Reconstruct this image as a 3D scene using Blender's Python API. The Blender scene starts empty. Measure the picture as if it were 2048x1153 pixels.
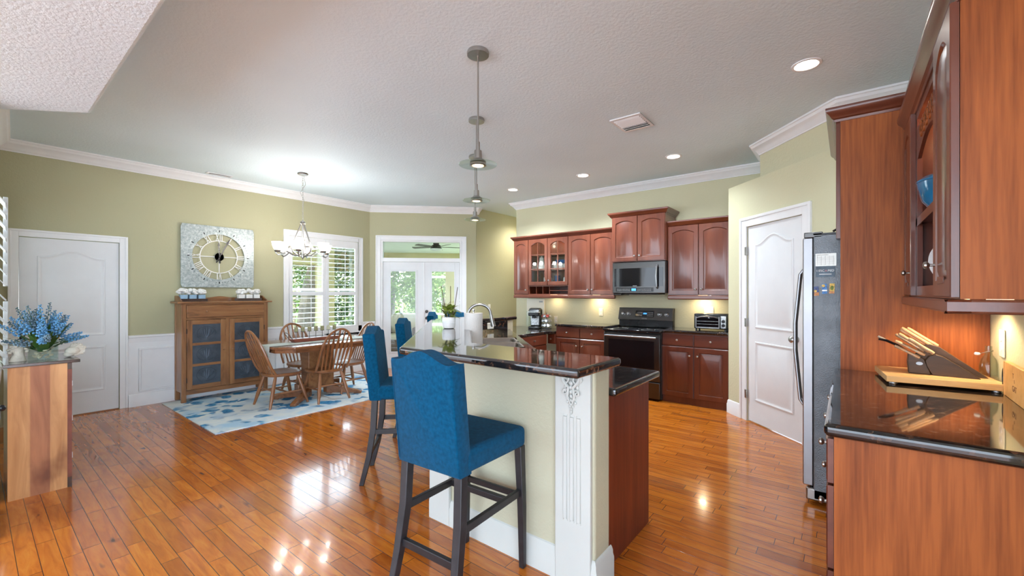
import bpy, bmesh, math, random
from math import sin, cos, pi, radians as R, sqrt, atan2
from mathutils import Vector, Matrix, noise
random.seed(7)
S = bpy.context.scene
COL = S.collection

# ------------------------------------------------------------------ camera
cam_d = bpy.data.cameras.new('camera'); cam = bpy.data.objects.new('camera', cam_d); COL.objects.link(cam)
cam_d.sensor_width = 36; cam_d.lens = 15.005; cam_d.shift_y = 0.00447
cam_d.clip_start = 0.02; cam_d.clip_end = 300
cam.location = (0, 0, 1.37); cam.rotation_euler = (R(90), 0, R(38.1314))
S.camera = cam
# ------------------------------------------------------------------ world
W = bpy.data.worlds.new('sky'); S.world = W; W.use_nodes = True
wn = W.node_tree; wn.nodes.clear()
wo = wn.nodes.new('ShaderNodeOutputWorld'); wb = wn.nodes.new('ShaderNodeBackground')
wt = wn.nodes.new('ShaderNodeTexCoord'); wx = wn.nodes.new('ShaderNodeSeparateXYZ'); wr = wn.nodes.new('ShaderNodeValToRGB')
wr.color_ramp.elements[0].position = 0.0; wr.color_ramp.elements[0].color = (.86, .93, 1.0, 1)
wr.color_ramp.elements[1].position = 0.7; wr.color_ramp.elements[1].color = (0.55, 0.72, 1.0, 1)
wn.links.new(wt.outputs['Generated'], wx.inputs[0]); wn.links.new(wx.outputs['Z'], wr.inputs[0])
wn.links.new(wr.outputs[0], wb.inputs[0]); wn.links.new(wb.outputs[0], wo.inputs[0])
wb.inputs[1].default_value = 2.6
# ------------------------------------------------------------------ sun, exposure
sd = bpy.data.lights.new('sun', 'SUN'); sd.energy = 9.0; sd.angle = R(1.0); sd.color = (1, .95, .86)
so = bpy.data.objects.new('sun', sd); COL.objects.link(so)
so.rotation_euler = Vector((-0.45, 0.30, -0.84)).to_track_quat('-Z', 'Y').to_euler()
so.location = (0, 0, 20)
V = S.view_settings
V.view_transform = 'Standard'; V.look = 'None'; V.gamma = 1; V.use_curve_mapping = False; V.exposure = 0.74

def lamp(kind, name, loc, energy, color=(1, .93, .84), **k):
    d = bpy.data.lights.new(name, kind); d.energy = energy; d.color = color
    o = bpy.data.objects.new(name, d); COL.objects.link(o); o.location = loc
    for a, b in k.items():
        if a == 'rot': o.rotation_euler = b
        else: setattr(d, a, b)
    return o

# added fill lamps behind and right of the camera, lifting the ceiling
lamp('AREA', 'fill_lamp_back', (-1.2, -4.35, 1.35), 80, (.60, .78, 1.0), shape='RECTANGLE', size=9.5, size_y=2.4, rot=(R(112), 0, 0))
lamp('AREA', 'fill_lamp_side', (4.35, -2.0, 1.35), 225, (.60, .78, 1.0), shape='RECTANGLE', size=4.6, size_y=2.4, rot=(R(108), 0, R(90)))
# daylight entering by the dining window and the french doors
lamp('AREA', 'daylight_dining_window', (-6.99, 3.63, 1.5), 40, (.70, .83, 1.0), shape='RECTANGLE', size=1.15, size_y=1.5, rot=(R(90), 0, R(-90)))
# ================================================================== materials
def newmat(name):
    m = bpy.data.materials.new(name); m.use_nodes = True; nt = m.node_tree; nt.nodes.clear()
    o = nt.nodes.new('ShaderNodeOutputMaterial'); p = nt.nodes.new('ShaderNodeBsdfPrincipled')
    nt.links.new(p.outputs[0], o.inputs[0]); return m, nt, p
def srgb(r, g, b):
    f = lambda c: (c/255/12.92) if c/255 <= .04045 else ((c/255+.055)/1.055)**2.4
    return (f(r), f(g), f(b))
def coords(nt, scale=(1, 1, 1), rot=(0, 0, 0), kind='Object'):
    t = nt.nodes.new('ShaderNodeTexCoord'); mp = nt.nodes.new('ShaderNodeMapping')
    mp.inputs['Scale'].default_value = scale; mp.inputs['Rotation'].default_value = rot
    nt.links.new(t.outputs[kind], mp.inputs[0]); return mp.outputs[0]
def noi(nt, vec, scale, detail=2, rough=.5, dist=0):
    n = nt.nodes.new('ShaderNodeTexNoise'); n.inputs['Scale'].default_value = scale
    n.inputs['Detail'].default_value = detail; n.inputs['Roughness'].default_value = rough; n.inputs['Distortion'].default_value = dist
    nt.links.new(vec, n.inputs['Vector']); return n
def ramp(nt, fac, stops):
    r = nt.nodes.new('ShaderNodeValToRGB'); e = r.color_ramp.elements
    while len(e) < len(stops): e.new(.5)
    for i, (p, c) in enumerate(stops): e[i].position = p; e[i].color = tuple(c)[:3] + (1,)
    nt.links.new(fac, r.inputs[0]); return r.outputs[0]
def bump(nt, p, h, strength, dist=.01):
    b = nt.nodes.new('ShaderNodeBump'); b.inputs['Strength'].default_value = strength; b.inputs['Distance'].default_value = dist
    nt.links.new(h, b.inputs['Height']); nt.links.new(b.outputs[0], p.inputs['Normal'])
def pm(name, col, rough=.5, metal=0, var=.06, vs=6, bmp=0, bs=60, spec=.5, coat=0, emit=0, ecol=None, alpha=1, trans=0, ior=1.45, sheen=0):
    m, nt, p = newmat(name); c = coords(nt)
    n = noi(nt, c, vs, 3)
    d = [max(0, x*(1-var)) for x in col]; l = [min(1, x*(1+var)) for x in col]
    nt.links.new(ramp(nt, n.outputs[0], [(.3, d), (.7, l)]), p.inputs['Base Color'])
    p.inputs['Roughness'].default_value = rough; p.inputs['Metallic'].default_value = metal
    p.inputs['Specular IOR Level'].default_value = spec; p.inputs['Coat Weight'].default_value = coat
    p.inputs['Coat Roughness'].default_value = .08
    p.inputs['Transmission Weight'].default_value = trans; p.inputs['IOR'].default_value = ior
    p.inputs['Alpha'].default_value = alpha; p.inputs['Sheen Weight'].default_value = sheen
    if emit: p.inputs['Emission Strength'].default_value = emit; p.inputs['Emission Color'].default_value = tuple(ecol or col)+(1,)
    if bmp: bump(nt, p, noi(nt, c, bs, 3).outputs[0], bmp)
    return m
def wood(name, dark, mid, light, axis='z', scale=6, rough=.35, coat=.2, grain=9, dist=1.2, bmp=.05):
    m, nt, p = newmat(name)
    s = {'x': (.12, 1, 1), 'y': (1, .12, 1), 'z': (1, 1, .12)}[axis]
    c = coords(nt, s)
    a = noi(nt, c, scale, 6, .6, dist); b = noi(nt, c, scale*grain, 3, .6)
    mx = nt.nodes.new('ShaderNodeMath'); mx.operation = 'MULTIPLY_ADD'; mx.inputs[1].default_value = .3
    nt.links.new(b.outputs[0], mx.inputs[0]); nt.links.new(a.outputs[0], mx.inputs[2])
    nt.links.new(ramp(nt, mx.outputs[0], [(.42, dark), (.62, mid), (.85, light)]), p.inputs['Base Color'])
    p.inputs['Roughness'].default_value = rough; p.inputs['Coat Weight'].default_value = coat; p.inputs['Coat Roughness'].default_value = .12
    if bmp: bump(nt, p, b.outputs[0], bmp, .003)
    return m
def catmat(name, dark, light, axis='z', rough=.35):
    """veneer with cathedral figure"""
    m, nt, p = newmat(name)
    s = {'z': (2.2, 2.2, .42), 'x': (.42, 2.2, 2.2)}[axis]
    c = coords(nt, s)
    n = noi(nt, c, 1.2, 2, .5, .4)
    w = nt.nodes.new('ShaderNodeMath'); w.operation = 'MULTIPLY'; w.inputs[1].default_value = 26; nt.links.new(n.outputs[0], w.inputs[0])
    sn = nt.nodes.new('ShaderNodeMath'); sn.operation = 'SINE'; nt.links.new(w.outputs[0], sn.inputs[0])
    f = noi(nt, coords(nt, (40, 40, 2) if axis == 'z' else (2, 40, 40)), 2, 3)
    ad = nt.nodes.new('ShaderNodeMath'); ad.operation = 'MULTIPLY_ADD'; ad.inputs[1].default_value = .13
    nt.links.new(sn.outputs[0], ad.inputs[0]); nt.links.new(f.outputs[0], ad.inputs[2])
    nt.links.new(ramp(nt, ad.outputs[0], [(.25, dark), (.75, light)]), p.inputs['Base Color'])
    p.inputs['Roughness'].default_value = rough+.1; p.inputs['Specular IOR Level'].default_value = .3
    return m

M = {}
def wallmat(name, col, b=.25):
    m, nt, p = newmat(name); c = coords(nt)
    n = noi(nt, c, .8, 2)
    nt.links.new(ramp(nt, n.outputs[0], [(.3, [x*.96 for x in col]), (.7, [min(1, x*1.04) for x in col])]), p.inputs['Base Color'])
    p.inputs['Roughness'].default_value = .6
    bump(nt, p, noi(nt, c, 45, 3, .6).outputs[0], b, .01); return m
M['olive'] = wallmat('olive_wall_paint', srgb(178, 174, 140))
M['tan'] = wallmat('warm_lit_wall_paint', srgb(208, 204, 170))  # wall paint made paler to carry the warm light on the kitchen walls
M['ceil'] = wallmat('ceiling_paint', (.71, .83, .89), .35)
M['soffit'] = wallmat('knockdown_plaster', (.70, .80, .86), .6)
M['bar'] = wallmat('bar_wall_paint', srgb(184, 181, 156))
M['trim'] = pm('white_trim_paint', (.83, .83, .83), .35, var=.02)
M['door'] = pm('white_door_paint', (.76, .77, .78), .4, var=.02, bmp=.05, bs=90)
M['cream'] = pm('cream_trim_paint', srgb(192, 194, 188), .65, var=.02)
M['cherry'] = wood('dark_cherry_wood', (.075, .017, .008), (.125, .030, .014), (.165, .044, .020), 'z', 3, .3, .5)
M['cherryx'] = wood('dark_cherry_wood_crosswise', (.075, .017, .008), (.125, .030, .014), (.165, .044, .020), 'x', 3, .3, .5)
M['veneer'] = catmat('orange_cherry_veneer', (.19, .047, .011), (.38, .108, .025), 'z', .38)
M['endpanel'] = catmat('dark_red_cherry_veneer', (.13, .022, .009), (.20, .04, .015), 'z', .32)
M['oak'] = wood('medium_oak_wood', (.09, .034, .012), (.27, .115, .042), (.36, .17, .065), 'z', 7, .4, .25, 8, 2.0)
M['oakx'] = wood('medium_oak_wood_crosswise', (.09, .034, .012), (.27, .115, .042), (.36, .17, .065), 'x', 7, .4, .25, 8, 2.0)
M['oaky'] = wood('table_oak_wood', (.12, .04, .014), (.24, .09, .033), (.32, .13, .05), 'y', 7, .25, .6, 8, 1.5)
M['chairwood'] = wood('turned_oak_wood', (.16, .055, .018), (.27, .105, .036), (.34, .14, .05), 'z', 6, .35, .35, 6, .8)
M['tin'] = pm('punched_dark_tin', (.085, .105, .13), .45, .6, .25, 9, .12, 30)
M['steel'] = pm('brushed_stainless_steel', (.30, .30, .31), .36, 1, .08, 4)
M['dsteel'] = pm('dark_stainless_steel', (.10, .097, .095), .28, 1, .1, 3)
M['sinksteel'] = pm('satin_sink_steel', (.24, .22, .20), .35, 1, .1, 6)
M['nickel'] = pm('brushed_nickel', (.42, .41, .385), .3, 1, .08, 8)
M['bronze'] = pm('dark_bronze_metal', (.06, .05, .045), .4, .8)
M['black'] = pm('black_enamel', (.012, .012, .013), .25, 0, .2)
M['blackglass'] = pm('black_glass', (.006, .006, .008), .04, 0, .1, spec=.6)
M['blackwood'] = pm('black_stained_wood', (.018, .016, .018), .4, 0, .3, 20)
M['darkwood'] = wood('dark_walnut_wood', (.03, .016, .012), (.055, .032, .025), (.09, .05, .04), 'x', 6, .2, .6)
M['greysteel'] = pm('textured_grey_steel', (.20, .225, .245), .38, .35, .15, 12, .35, 160)
M['ivory'] = pm('ivory_plastic', srgb(238, 232, 214), .4, 0, .02)
M['white'] = pm('white_ceramic', (.85, .85, .84), .25, 0, .03)
M['paper'] = pm('white_paper_towel', (.68, .66, .63), .9, 0, .03, 20, .3, 120)
M['teal'] = pm('teal_blue_woven_fabric', (.001, .062, .135), .95, 0, .22, 60, .5, 500, spec=.08, sheen=.05)
M['green'] = pm('green_leaf', (.17, .22, .03), .5, 0, .35, 12)
M['dgreen'] = pm('long_green_leaf', (.045, .11, .02), .45, 0, .4, 12)
M['bflower'] = pm('blue_blossom', (.10, .27, .46), .8, 0, .35, 25)
M['gflower'] = pm('grey_blue_blossom', (.13, .21, .26), .85, 0, .35, 25)
M['wflower'] = pm('white_petal', (.86, .85, .82), .8, 0, .05, 30)
M['bluepot'] = pm('pale_blue_painted_wood', (.30, .45, .58), .7, 0, .12, 20)
M['coral'] = pm('beige_coral_stone', srgb(200, 192, 175), .85, 0, .15, 18, .6, 40)
M['shell'] = pm('mixed_seashell', srgb(215, 195, 170), .6, 0, .3, 40, .6, 60)
M['twine'] = pm('jute_twine', srgb(200, 160, 115), .9, 0, .2, 80, .4, 200)
M['red'] = pm('red_foil', (.55, .08, .06), .4)
M['silver'] = pm('silver_foil', (.55, .57, .58), .3, .6, .4, 50)
M['pink'] = pm('pink_paint', (.75, .30, .32), .5)
M['candle'] = pm('olive_candle_wax', srgb(150, 145, 105), .6, 0, .1)
M['candle2'] = pm('cream_candle_wax', srgb(205, 200, 170), .6, 0, .1)
M['redwood'] = pm('red_brown_painted_wood', (.20, .055, .03), .45, 0, .25, 10)
M['linen'] = pm('pale_grey_linen', srgb(205, 212, 205), .9, 0, .08, 40, .3, 250)
M['maple'] = wood('striped_maple_wood', (.50, .27, .10), (.66, .40, .17), (.74, .50, .25), 'x', 12, .4, .1, 6, .5)
M['crate'] = wood('pine_crate_wood', (.52, .26, .08), (.66, .36, .12), (.72, .44, .18), 'y', 9, .5, .1, 6, .6)
M['ink'] = pm('brown_ink', (.12, .045, .02), .8)
M['bblock'] = wood('dark_brown_block_wood', (.028, .014, .007), (.05, .024, .011), (.10, .045, .018), 'x', 8, .5, .05)
M['handlewood'] = wood('tan_handle_wood', (.42, .24, .12), (.58, .36, .19), (.66, .44, .26), 'x', 14, .45, .1)
M['bluepotd'] = pm('glossy_blue_glaze', (.012, .17, .36), .12, 0, .5, 6, coat=.6)
M['bluecloth'] = pm('blue_dish_glaze', (.02, .10, .28), .4)
M['plaster'] = pm('white_painted_plaster', (.82, .81, .78), .5, 0, .03)
M['stone'] = pm('grey_stone', (.42, .40, .37), .5, 0, .2, 10)
M['lcd'] = pm('blue_lcd', (.05, .25, .7), .3, emit=1.2)
M['button'] = pm('grey_button_print', (.5, .5, .5), .5)
M['soil'] = pm('dark_potting_soil', (.05, .03, .02), .9)
M['stem'] = pm('brown_stem', (.10, .06, .035), .7)
M['fanwood'] = pm('weathered_grey_fan_blade', (.16, .15, .12), .6)
M['concrete'] = pm('pale_concrete', (.55, .54, .50), .8, 0, .1, 3)
M['bounce'] = pm('white_bounce_ground', (.72, .74, .76), .8, 0, .05, 3)  # bright ground colour, added to bounce sunlight up indoors
M['lawn'] = pm('lawn_green', (.10, .17, .04), .9, 0, .5, 3)
M['bark'] = pm('pale_tree_bark', (.34, .29, .24), .9, 0, .35, 5, .5, 15)
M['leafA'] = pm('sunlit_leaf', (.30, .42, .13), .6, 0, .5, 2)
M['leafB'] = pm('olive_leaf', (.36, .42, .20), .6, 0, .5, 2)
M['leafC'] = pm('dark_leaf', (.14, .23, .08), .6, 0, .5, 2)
M['stucco'] = pm('tan_stucco', srgb(200, 186, 140), .85, 0, .06, 3, .4, 60)
M['lanai'] = pm('lanai_ceiling_paint', (.86, .87, .84), .7, 0, .03)
M['wicker'] = pm('brown_wicker', (.10, .06, .04), .7, 0, .3, 60)
M['cushion'] = pm('cream_cushion', (.62, .57, .47), .9, 0, .05)
M['canglow'] = pm('lit_lamp_lens', (1, .97, .9), .5, emit=14, ecol=(1, .95, .86))
M['warmglow'] = pm('warm_lit_lamp_lens', (1, .8, .5), .5, emit=5, ecol=(1, .70, .36))
M['shade'] = pm('lit_frosted_glass_shade', (.90, .88, .84), .4, emit=.8, ecol=(1, .93, .82))
M['fanlight'] = pm('frosted_fan_lens', (.8, .8, .78), .4)
M['photoA'] = pm('blue_gold_print', (.04, .07, .22), .4, 0, .5, 90)
M['vyellow'] = pm('golden_print', (.75, .48, .08), .4, 0, .4, 120)
M['vblue'] = pm('bright_blue_print', (.05, .22, .55), .4, 0, .5, 120)
M['vorange'] = pm('orange_print', (.62, .24, .06), .4, 0, .4, 120)
M['print'] = pm('silver_calendar_print', (.58, .57, .52), .3, .3, .05)
M['darkprint'] = pm('dark_blue_print', (.05, .09, .13), .35, 0, .6, 14)
M['slatgrey'] = pm('white_louver_paint', (.80, .82, .84), .4, 0, .02)

def glassmat(name, tint=(.97, 1, .98), rough=0.0, mixf=.88):
    m = bpy.data.materials.new(name); m.use_nodes = True; nt = m.node_tree; nt.nodes.clear()
    o = nt.nodes.new('ShaderNodeOutputMaterial'); mx = nt.nodes.new('ShaderNodeMixShader')
    t = nt.nodes.new('ShaderNodeBsdfTransparent'); g = nt.nodes.new('ShaderNodeBsdfGlossy'); fr = nt.nodes.new('ShaderNodeLayerWeight')
    t.inputs[0].default_value = tint+(1,); g.inputs['Roughness'].default_value = rough; fr.inputs[0].default_value = .12
    n = noi(nt, coords(nt), 3); b = nt.nodes.new('ShaderNodeBump'); b.inputs['Strength'].default_value = .01
    nt.links.new(n.outputs[0], b.inputs['Height']); nt.links.new(b.outputs[0], g.inputs['Normal'])
    pw = nt.nodes.new('ShaderNodeMath'); pw.operation = 'MULTIPLY_ADD'; pw.inputs[1].default_value = .55; pw.inputs[2].default_value = .03; pw.use_clamp = True
    nt.links.new(fr.outputs['Facing'], pw.inputs[0]); nt.links.new(pw.outputs[0], mx.inputs[0]); nt.links.new(t.outputs[0], mx.inputs[1]); nt.links.new(g.outputs[0], mx.inputs[2])
    nt.links.new(mx.outputs[0], o.inputs[0]); return m
M['glass'] = glassmat('clear_window_glass')
M['gglass'] = glassmat('pale_green_glass', (.90, .965, .93))
M['vglass'] = glassmat('vase_glass', (.90, .95, .93))

def granite():
    m, nt, p = newmat('tan_brown_granite'); c = coords(nt)
    v = nt.nodes.new('ShaderNodeTexVoronoi'); v.inputs['Scale'].default_value = 62; nt.links.new(c, v.inputs['Vector'])
    n = noi(nt, c, 16, 4, .65, .6)
    a = ramp(nt, v.outputs['Color'], [(.35, (.008, .008, .009)), (.60, (.022, .017, .015)), (.76, (.11, .048, .026)), (.94, (.22, .115, .068))])
    mix = nt.nodes.new('ShaderNodeMix'); mix.data_type = 'RGBA'
    f = ramp(nt, n.outputs[0], [(.42, (0, 0, 0)), (.64, (1, 1, 1))])
    nt.links.new(f, mix.inputs[0]); mix.inputs[6].default_value = (.01, .0095, .01, 1); nt.links.new(a, mix.inputs[7])
    nt.links.new(mix.outputs[2], p.inputs['Base Color'])
    p.inputs['Roughness'].default_value = .06; p.inputs['Specular IOR Level'].default_value = .75
    p.inputs['Coat Weight'].default_value = .35; p.inputs['Coat Roughness'].default_value = .02
    return m
M['granite'] = granite()

def floormat():
    m, nt, p = newmat('plank_hardwood'); N = nt.nodes; L = nt.links
    t = N.new('ShaderNodeTexCoord'); x = N.new('ShaderNodeSeparateXYZ'); L.new(t.outputs['Object'], x.inputs[0])
    def mth(op, a, b=None, c=None):
        q = N.new('ShaderNodeMath'); q.operation = op
        for i, s in enumerate((a, b, c)):
            if s is None: continue
            if isinstance(s, (int, float)): q.inputs[i].default_value = s
            else: L.new(s, q.inputs[i])
        return q.outputs[0]
    rowf = mth('DIVIDE', x.outputs['Y'], .075); row = mth('FLOOR', rowf); fy = mth('FRACT', rowf)
    wn_ = N.new('ShaderNodeTexWhiteNoise'); wn_.noise_dimensions = '1D'; L.new(row, wn_.inputs['W'])
    ln = mth('MULTIPLY_ADD', wn_.outputs['Value'], .35, .42)
    colf = mth('DIVIDE', mth('MULTIPLY_ADD', wn_.outputs['Value'], 7.3, mth('ADD', x.outputs['X'], 20)), ln)
    ci = mth('FLOOR', colf); fx = mth('FRACT', colf)
    cmb = N.new('ShaderNodeCombineXYZ'); L.new(row, cmb.inputs[0]); L.new(ci, cmb.inputs[1])
    w2 = N.new('ShaderNodeTexWhiteNoise'); w2.noise_dimensions = '2D'; L.new(cmb.outputs[0], w2.inputs['Vector'])
    # seams
    sy = mth('LESS_THAN', mth('MINIMUM', fy, mth('SUBTRACT', 1, fy)), .022)
    sx = mth('LESS_THAN', mth('MULTIPLY', mth('MINIMUM', fx, mth('SUBTRACT', 1, fx)), ln), .0016)
    seam = mth('MAXIMUM', sy, sx)
    # grain
    off = N.new('ShaderNodeVectorMath'); off.operation = 'MULTIPLY_ADD'
    L.new(w2.outputs['Color'], off.inputs[0]); off.inputs[1].default_value = (9, 9, 9); L.new(t.outputs['Object'], off.inputs[2])
    mp = N.new('ShaderNodeMapping'); mp.inputs['Scale'].default_value = (1.6, 12, 1); L.new(off.outputs[0], mp.inputs[0])
    g1 = noi(nt, mp.outputs[0], 2.2, 5, .6, 1.0); 
    mp2 = N.new('ShaderNodeMapping'); mp2.inputs['Scale'].default_value = (5, 16, 1); L.new(off.outputs[0], mp2.inputs[0])
    kn = noi(nt, mp2.outputs[0], .9, 2, .5)
    base = ramp(nt, g1.outputs[0], [(.28, srgb(166, 86, 22)), (.5, srgb(194, 109, 30)), (.75, srgb(208, 129, 42))])
    tone = ramp(nt, w2.outputs['Value'], [(0, (.66, .58, .56)), (.35, (.88, .84, .82)), (.7, (1, 1, 1)), (1, (1.0, 1.0, .98))])
    mul = N.new('ShaderNodeMix'); mul.data_type = 'RGBA'; mul.blend_type = 'MULTIPLY'; mul.inputs[0].default_value = 1
    L.new(base, mul.inputs[6]); L.new(tone, mul.inputs[7])
    kr = ramp(nt, kn.outputs[0], [(.70, (0, 0, 0)), (.78, (1, 1, 1))])
    k2 = N.new('ShaderNodeMix'); k2.data_type = 'RGBA'; L.new(kr, k2.inputs[0]); L.new(mul.outputs[2], k2.inputs[6]); k2.inputs[7].default_value = (.09, .028, .01, 1)
    sm = N.new('ShaderNodeMix'); sm.data_type = 'RGBA'; L.new(seam, sm.inputs[0]); L.new(k2.outputs[2], sm.inputs[6]); sm.inputs[7].default_value = (.07, .022, .01, 1)
    L.new(sm.outputs[2], p.inputs['Base Color'])
    p.inputs['Roughness'].default_value = .16; p.inputs['Specular IOR Level'].default_value = .5
    p.inputs['Coat Weight'].default_value = .35; p.inputs['Coat Roughness'].default_value = .06
    sc = noi(nt, t.outputs['Object'], 9, 2)
    hh = mth('SUBTRACT', mth('MULTIPLY_ADD', w2.outputs['Value'], .05, mth('MULTIPLY', sc.outputs[0], .06)), seam)
    bump(nt, p, hh, .22, .003)
    return m
M['floor'] = floormat()

def rugmat():
    m, nt, p = newmat('watercolour_leaf_rug'); c = coords(nt)
    a = noi(nt, c, 1.6, 2, .5, .5); b = noi(nt, c, 9, 3, .6, 2.2)
    v = nt.nodes.new('ShaderNodeTexVoronoi'); v.inputs['Scale'].default_value = 6.5; v.feature = 'F1'
    dn = noi(nt, c, 5, 2)
    vm = nt.nodes.new('ShaderNodeVectorMath'); vm.operation = 'MULTIPLY_ADD'; vm.inputs[1].default_value = (.25, .25, 0)
    nt.links.new(dn.outputs['Color'], vm.inputs[0]); nt.links.new(c, vm.inputs[2]); nt.links.new(vm.outputs[0], v.inputs['Vector'])
    spot = ramp(nt, v.outputs['Distance'], [(.38, (1, 1, 1)), (.50, (0, 0, 0))])
    area = ramp(nt, a.outputs[0], [(.40, (0, 0, 0)), (.50, (1, 1, 1))])
    mu = nt.nodes.new('ShaderNodeMix'); mu.data_type = 'RGBA'; mu.blend_type = 'MULTIPLY'; mu.inputs[0].default_value = 1
    nt.links.new(spot, mu.inputs[6]); nt.links.new(area, mu.inputs[7])
    blue = ramp(nt, b.outputs[0], [(.35, srgb(20, 95, 150)), (.6, srgb(70, 150, 195))])
    base = ramp(nt, noi(nt, c, 2.5, 3).outputs[0], [(.35, srgb(196, 214, 226)), (.5, srgb(222, 228, 226)), (.65, srgb(170, 205, 226))])
    mx = nt.nodes.new('ShaderNodeMix'); mx.data_type = 'RGBA'
    nt.links.new(mu.outputs[2], mx.inputs[0]); nt.links.new(base, mx.inputs[6]); nt.links.new(blue, mx.inputs[7])
    nt.links.new(mx.outputs[2], p.inputs['Base Color']); p.inputs['Roughness'].default_value = .95
    bump(nt, p, noi(nt, c, 300, 2).outputs[0], .3, .003); return m
M['rug'] = rugmat()

def sidewood():
    m, nt, p = newmat('three_board_stained_pine'); N = nt.nodes; L = nt.links
    t = N.new('ShaderNodeTexCoord'); x = N.new('ShaderNodeSeparateXYZ'); L.new(t.outputs['Object'], x.inputs[0])
    c = coords(nt, (6, 6, .9)); g = noi(nt, c, 2, 4, .6, .8); g2 = noi(nt, coords(nt, (2, 2, 1.5)), 2.3, 3)
    kn = noi(nt, coords(nt, (9, 9, 5)), 1, 1)
    red = ramp(nt, g.outputs[0], [(.3, srgb(140, 82, 50)), (.7, srgb(186, 122, 80))])
    yel = ramp(nt, g.outputs[0], [(.3, srgb(176, 118, 66)), (.7, srgb(216, 160, 104))])
    # boards: z-local y axis position
    r = ramp(nt, x.outputs['Y'], [(0, (0, 0, 0)), (.096, (0, 0, 0)), (.099, (1, 1, 1)), (.188, (1, 1, 1)), (.191, (0, 0, 0)), (.25, (0, 0, 0))])
    mx = N.new('ShaderNodeMix'); mx.data_type = 'RGBA'; L.new(r, mx.inputs[0]); L.new(yel, mx.inputs[6]); L.new(red, mx.inputs[7])
    st = ramp(nt, g2.outputs[0], [(.52, (1, 1, 1)), (.68, (.55, .46, .42))])
    mu = N.new('ShaderNodeMix'); mu.data_type = 'RGBA'; mu.blend_type = 'MULTIPLY'; mu.inputs[0].default_value = 1
    L.new(mx.outputs[2], mu.inputs[6]); L.new(st, mu.inputs[7])
    kr = ramp(nt, kn.outputs[0], [(.78, (0, 0, 0)), (.82, (1, 1, 1))])
    k = N.new('ShaderNodeMix'); k.data_type = 'RGBA'; L.new(kr, k.inputs[0]); L.new(mu.outputs[2], k.inputs[6]); k.inputs[7].default_value = (.10, .03, .02, 1)
    L.new(k.outputs[2], p.inputs['Base Color']); p.inputs['Roughness'].default_value = .45
    return m
M['sidewood'] = sidewood()
def galv():
    m, nt, p = newmat('galvanised_steel'); c = coords(nt)
    n = noi(nt, c, 30, 4, .7, .5)
    nt.links.new(ramp(nt, n.outputs[0], [(.35, (.28, .33, .33)), (.5, (.40, .45, .44)), (.68, (.62, .66, .64))]), p.inputs['Base Color'])
    p.inputs['Metallic'].default_value = .35; p.inputs['Roughness'].default_value = .42; return m
M['galv'] = galv()
def leafrib(): pass

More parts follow.
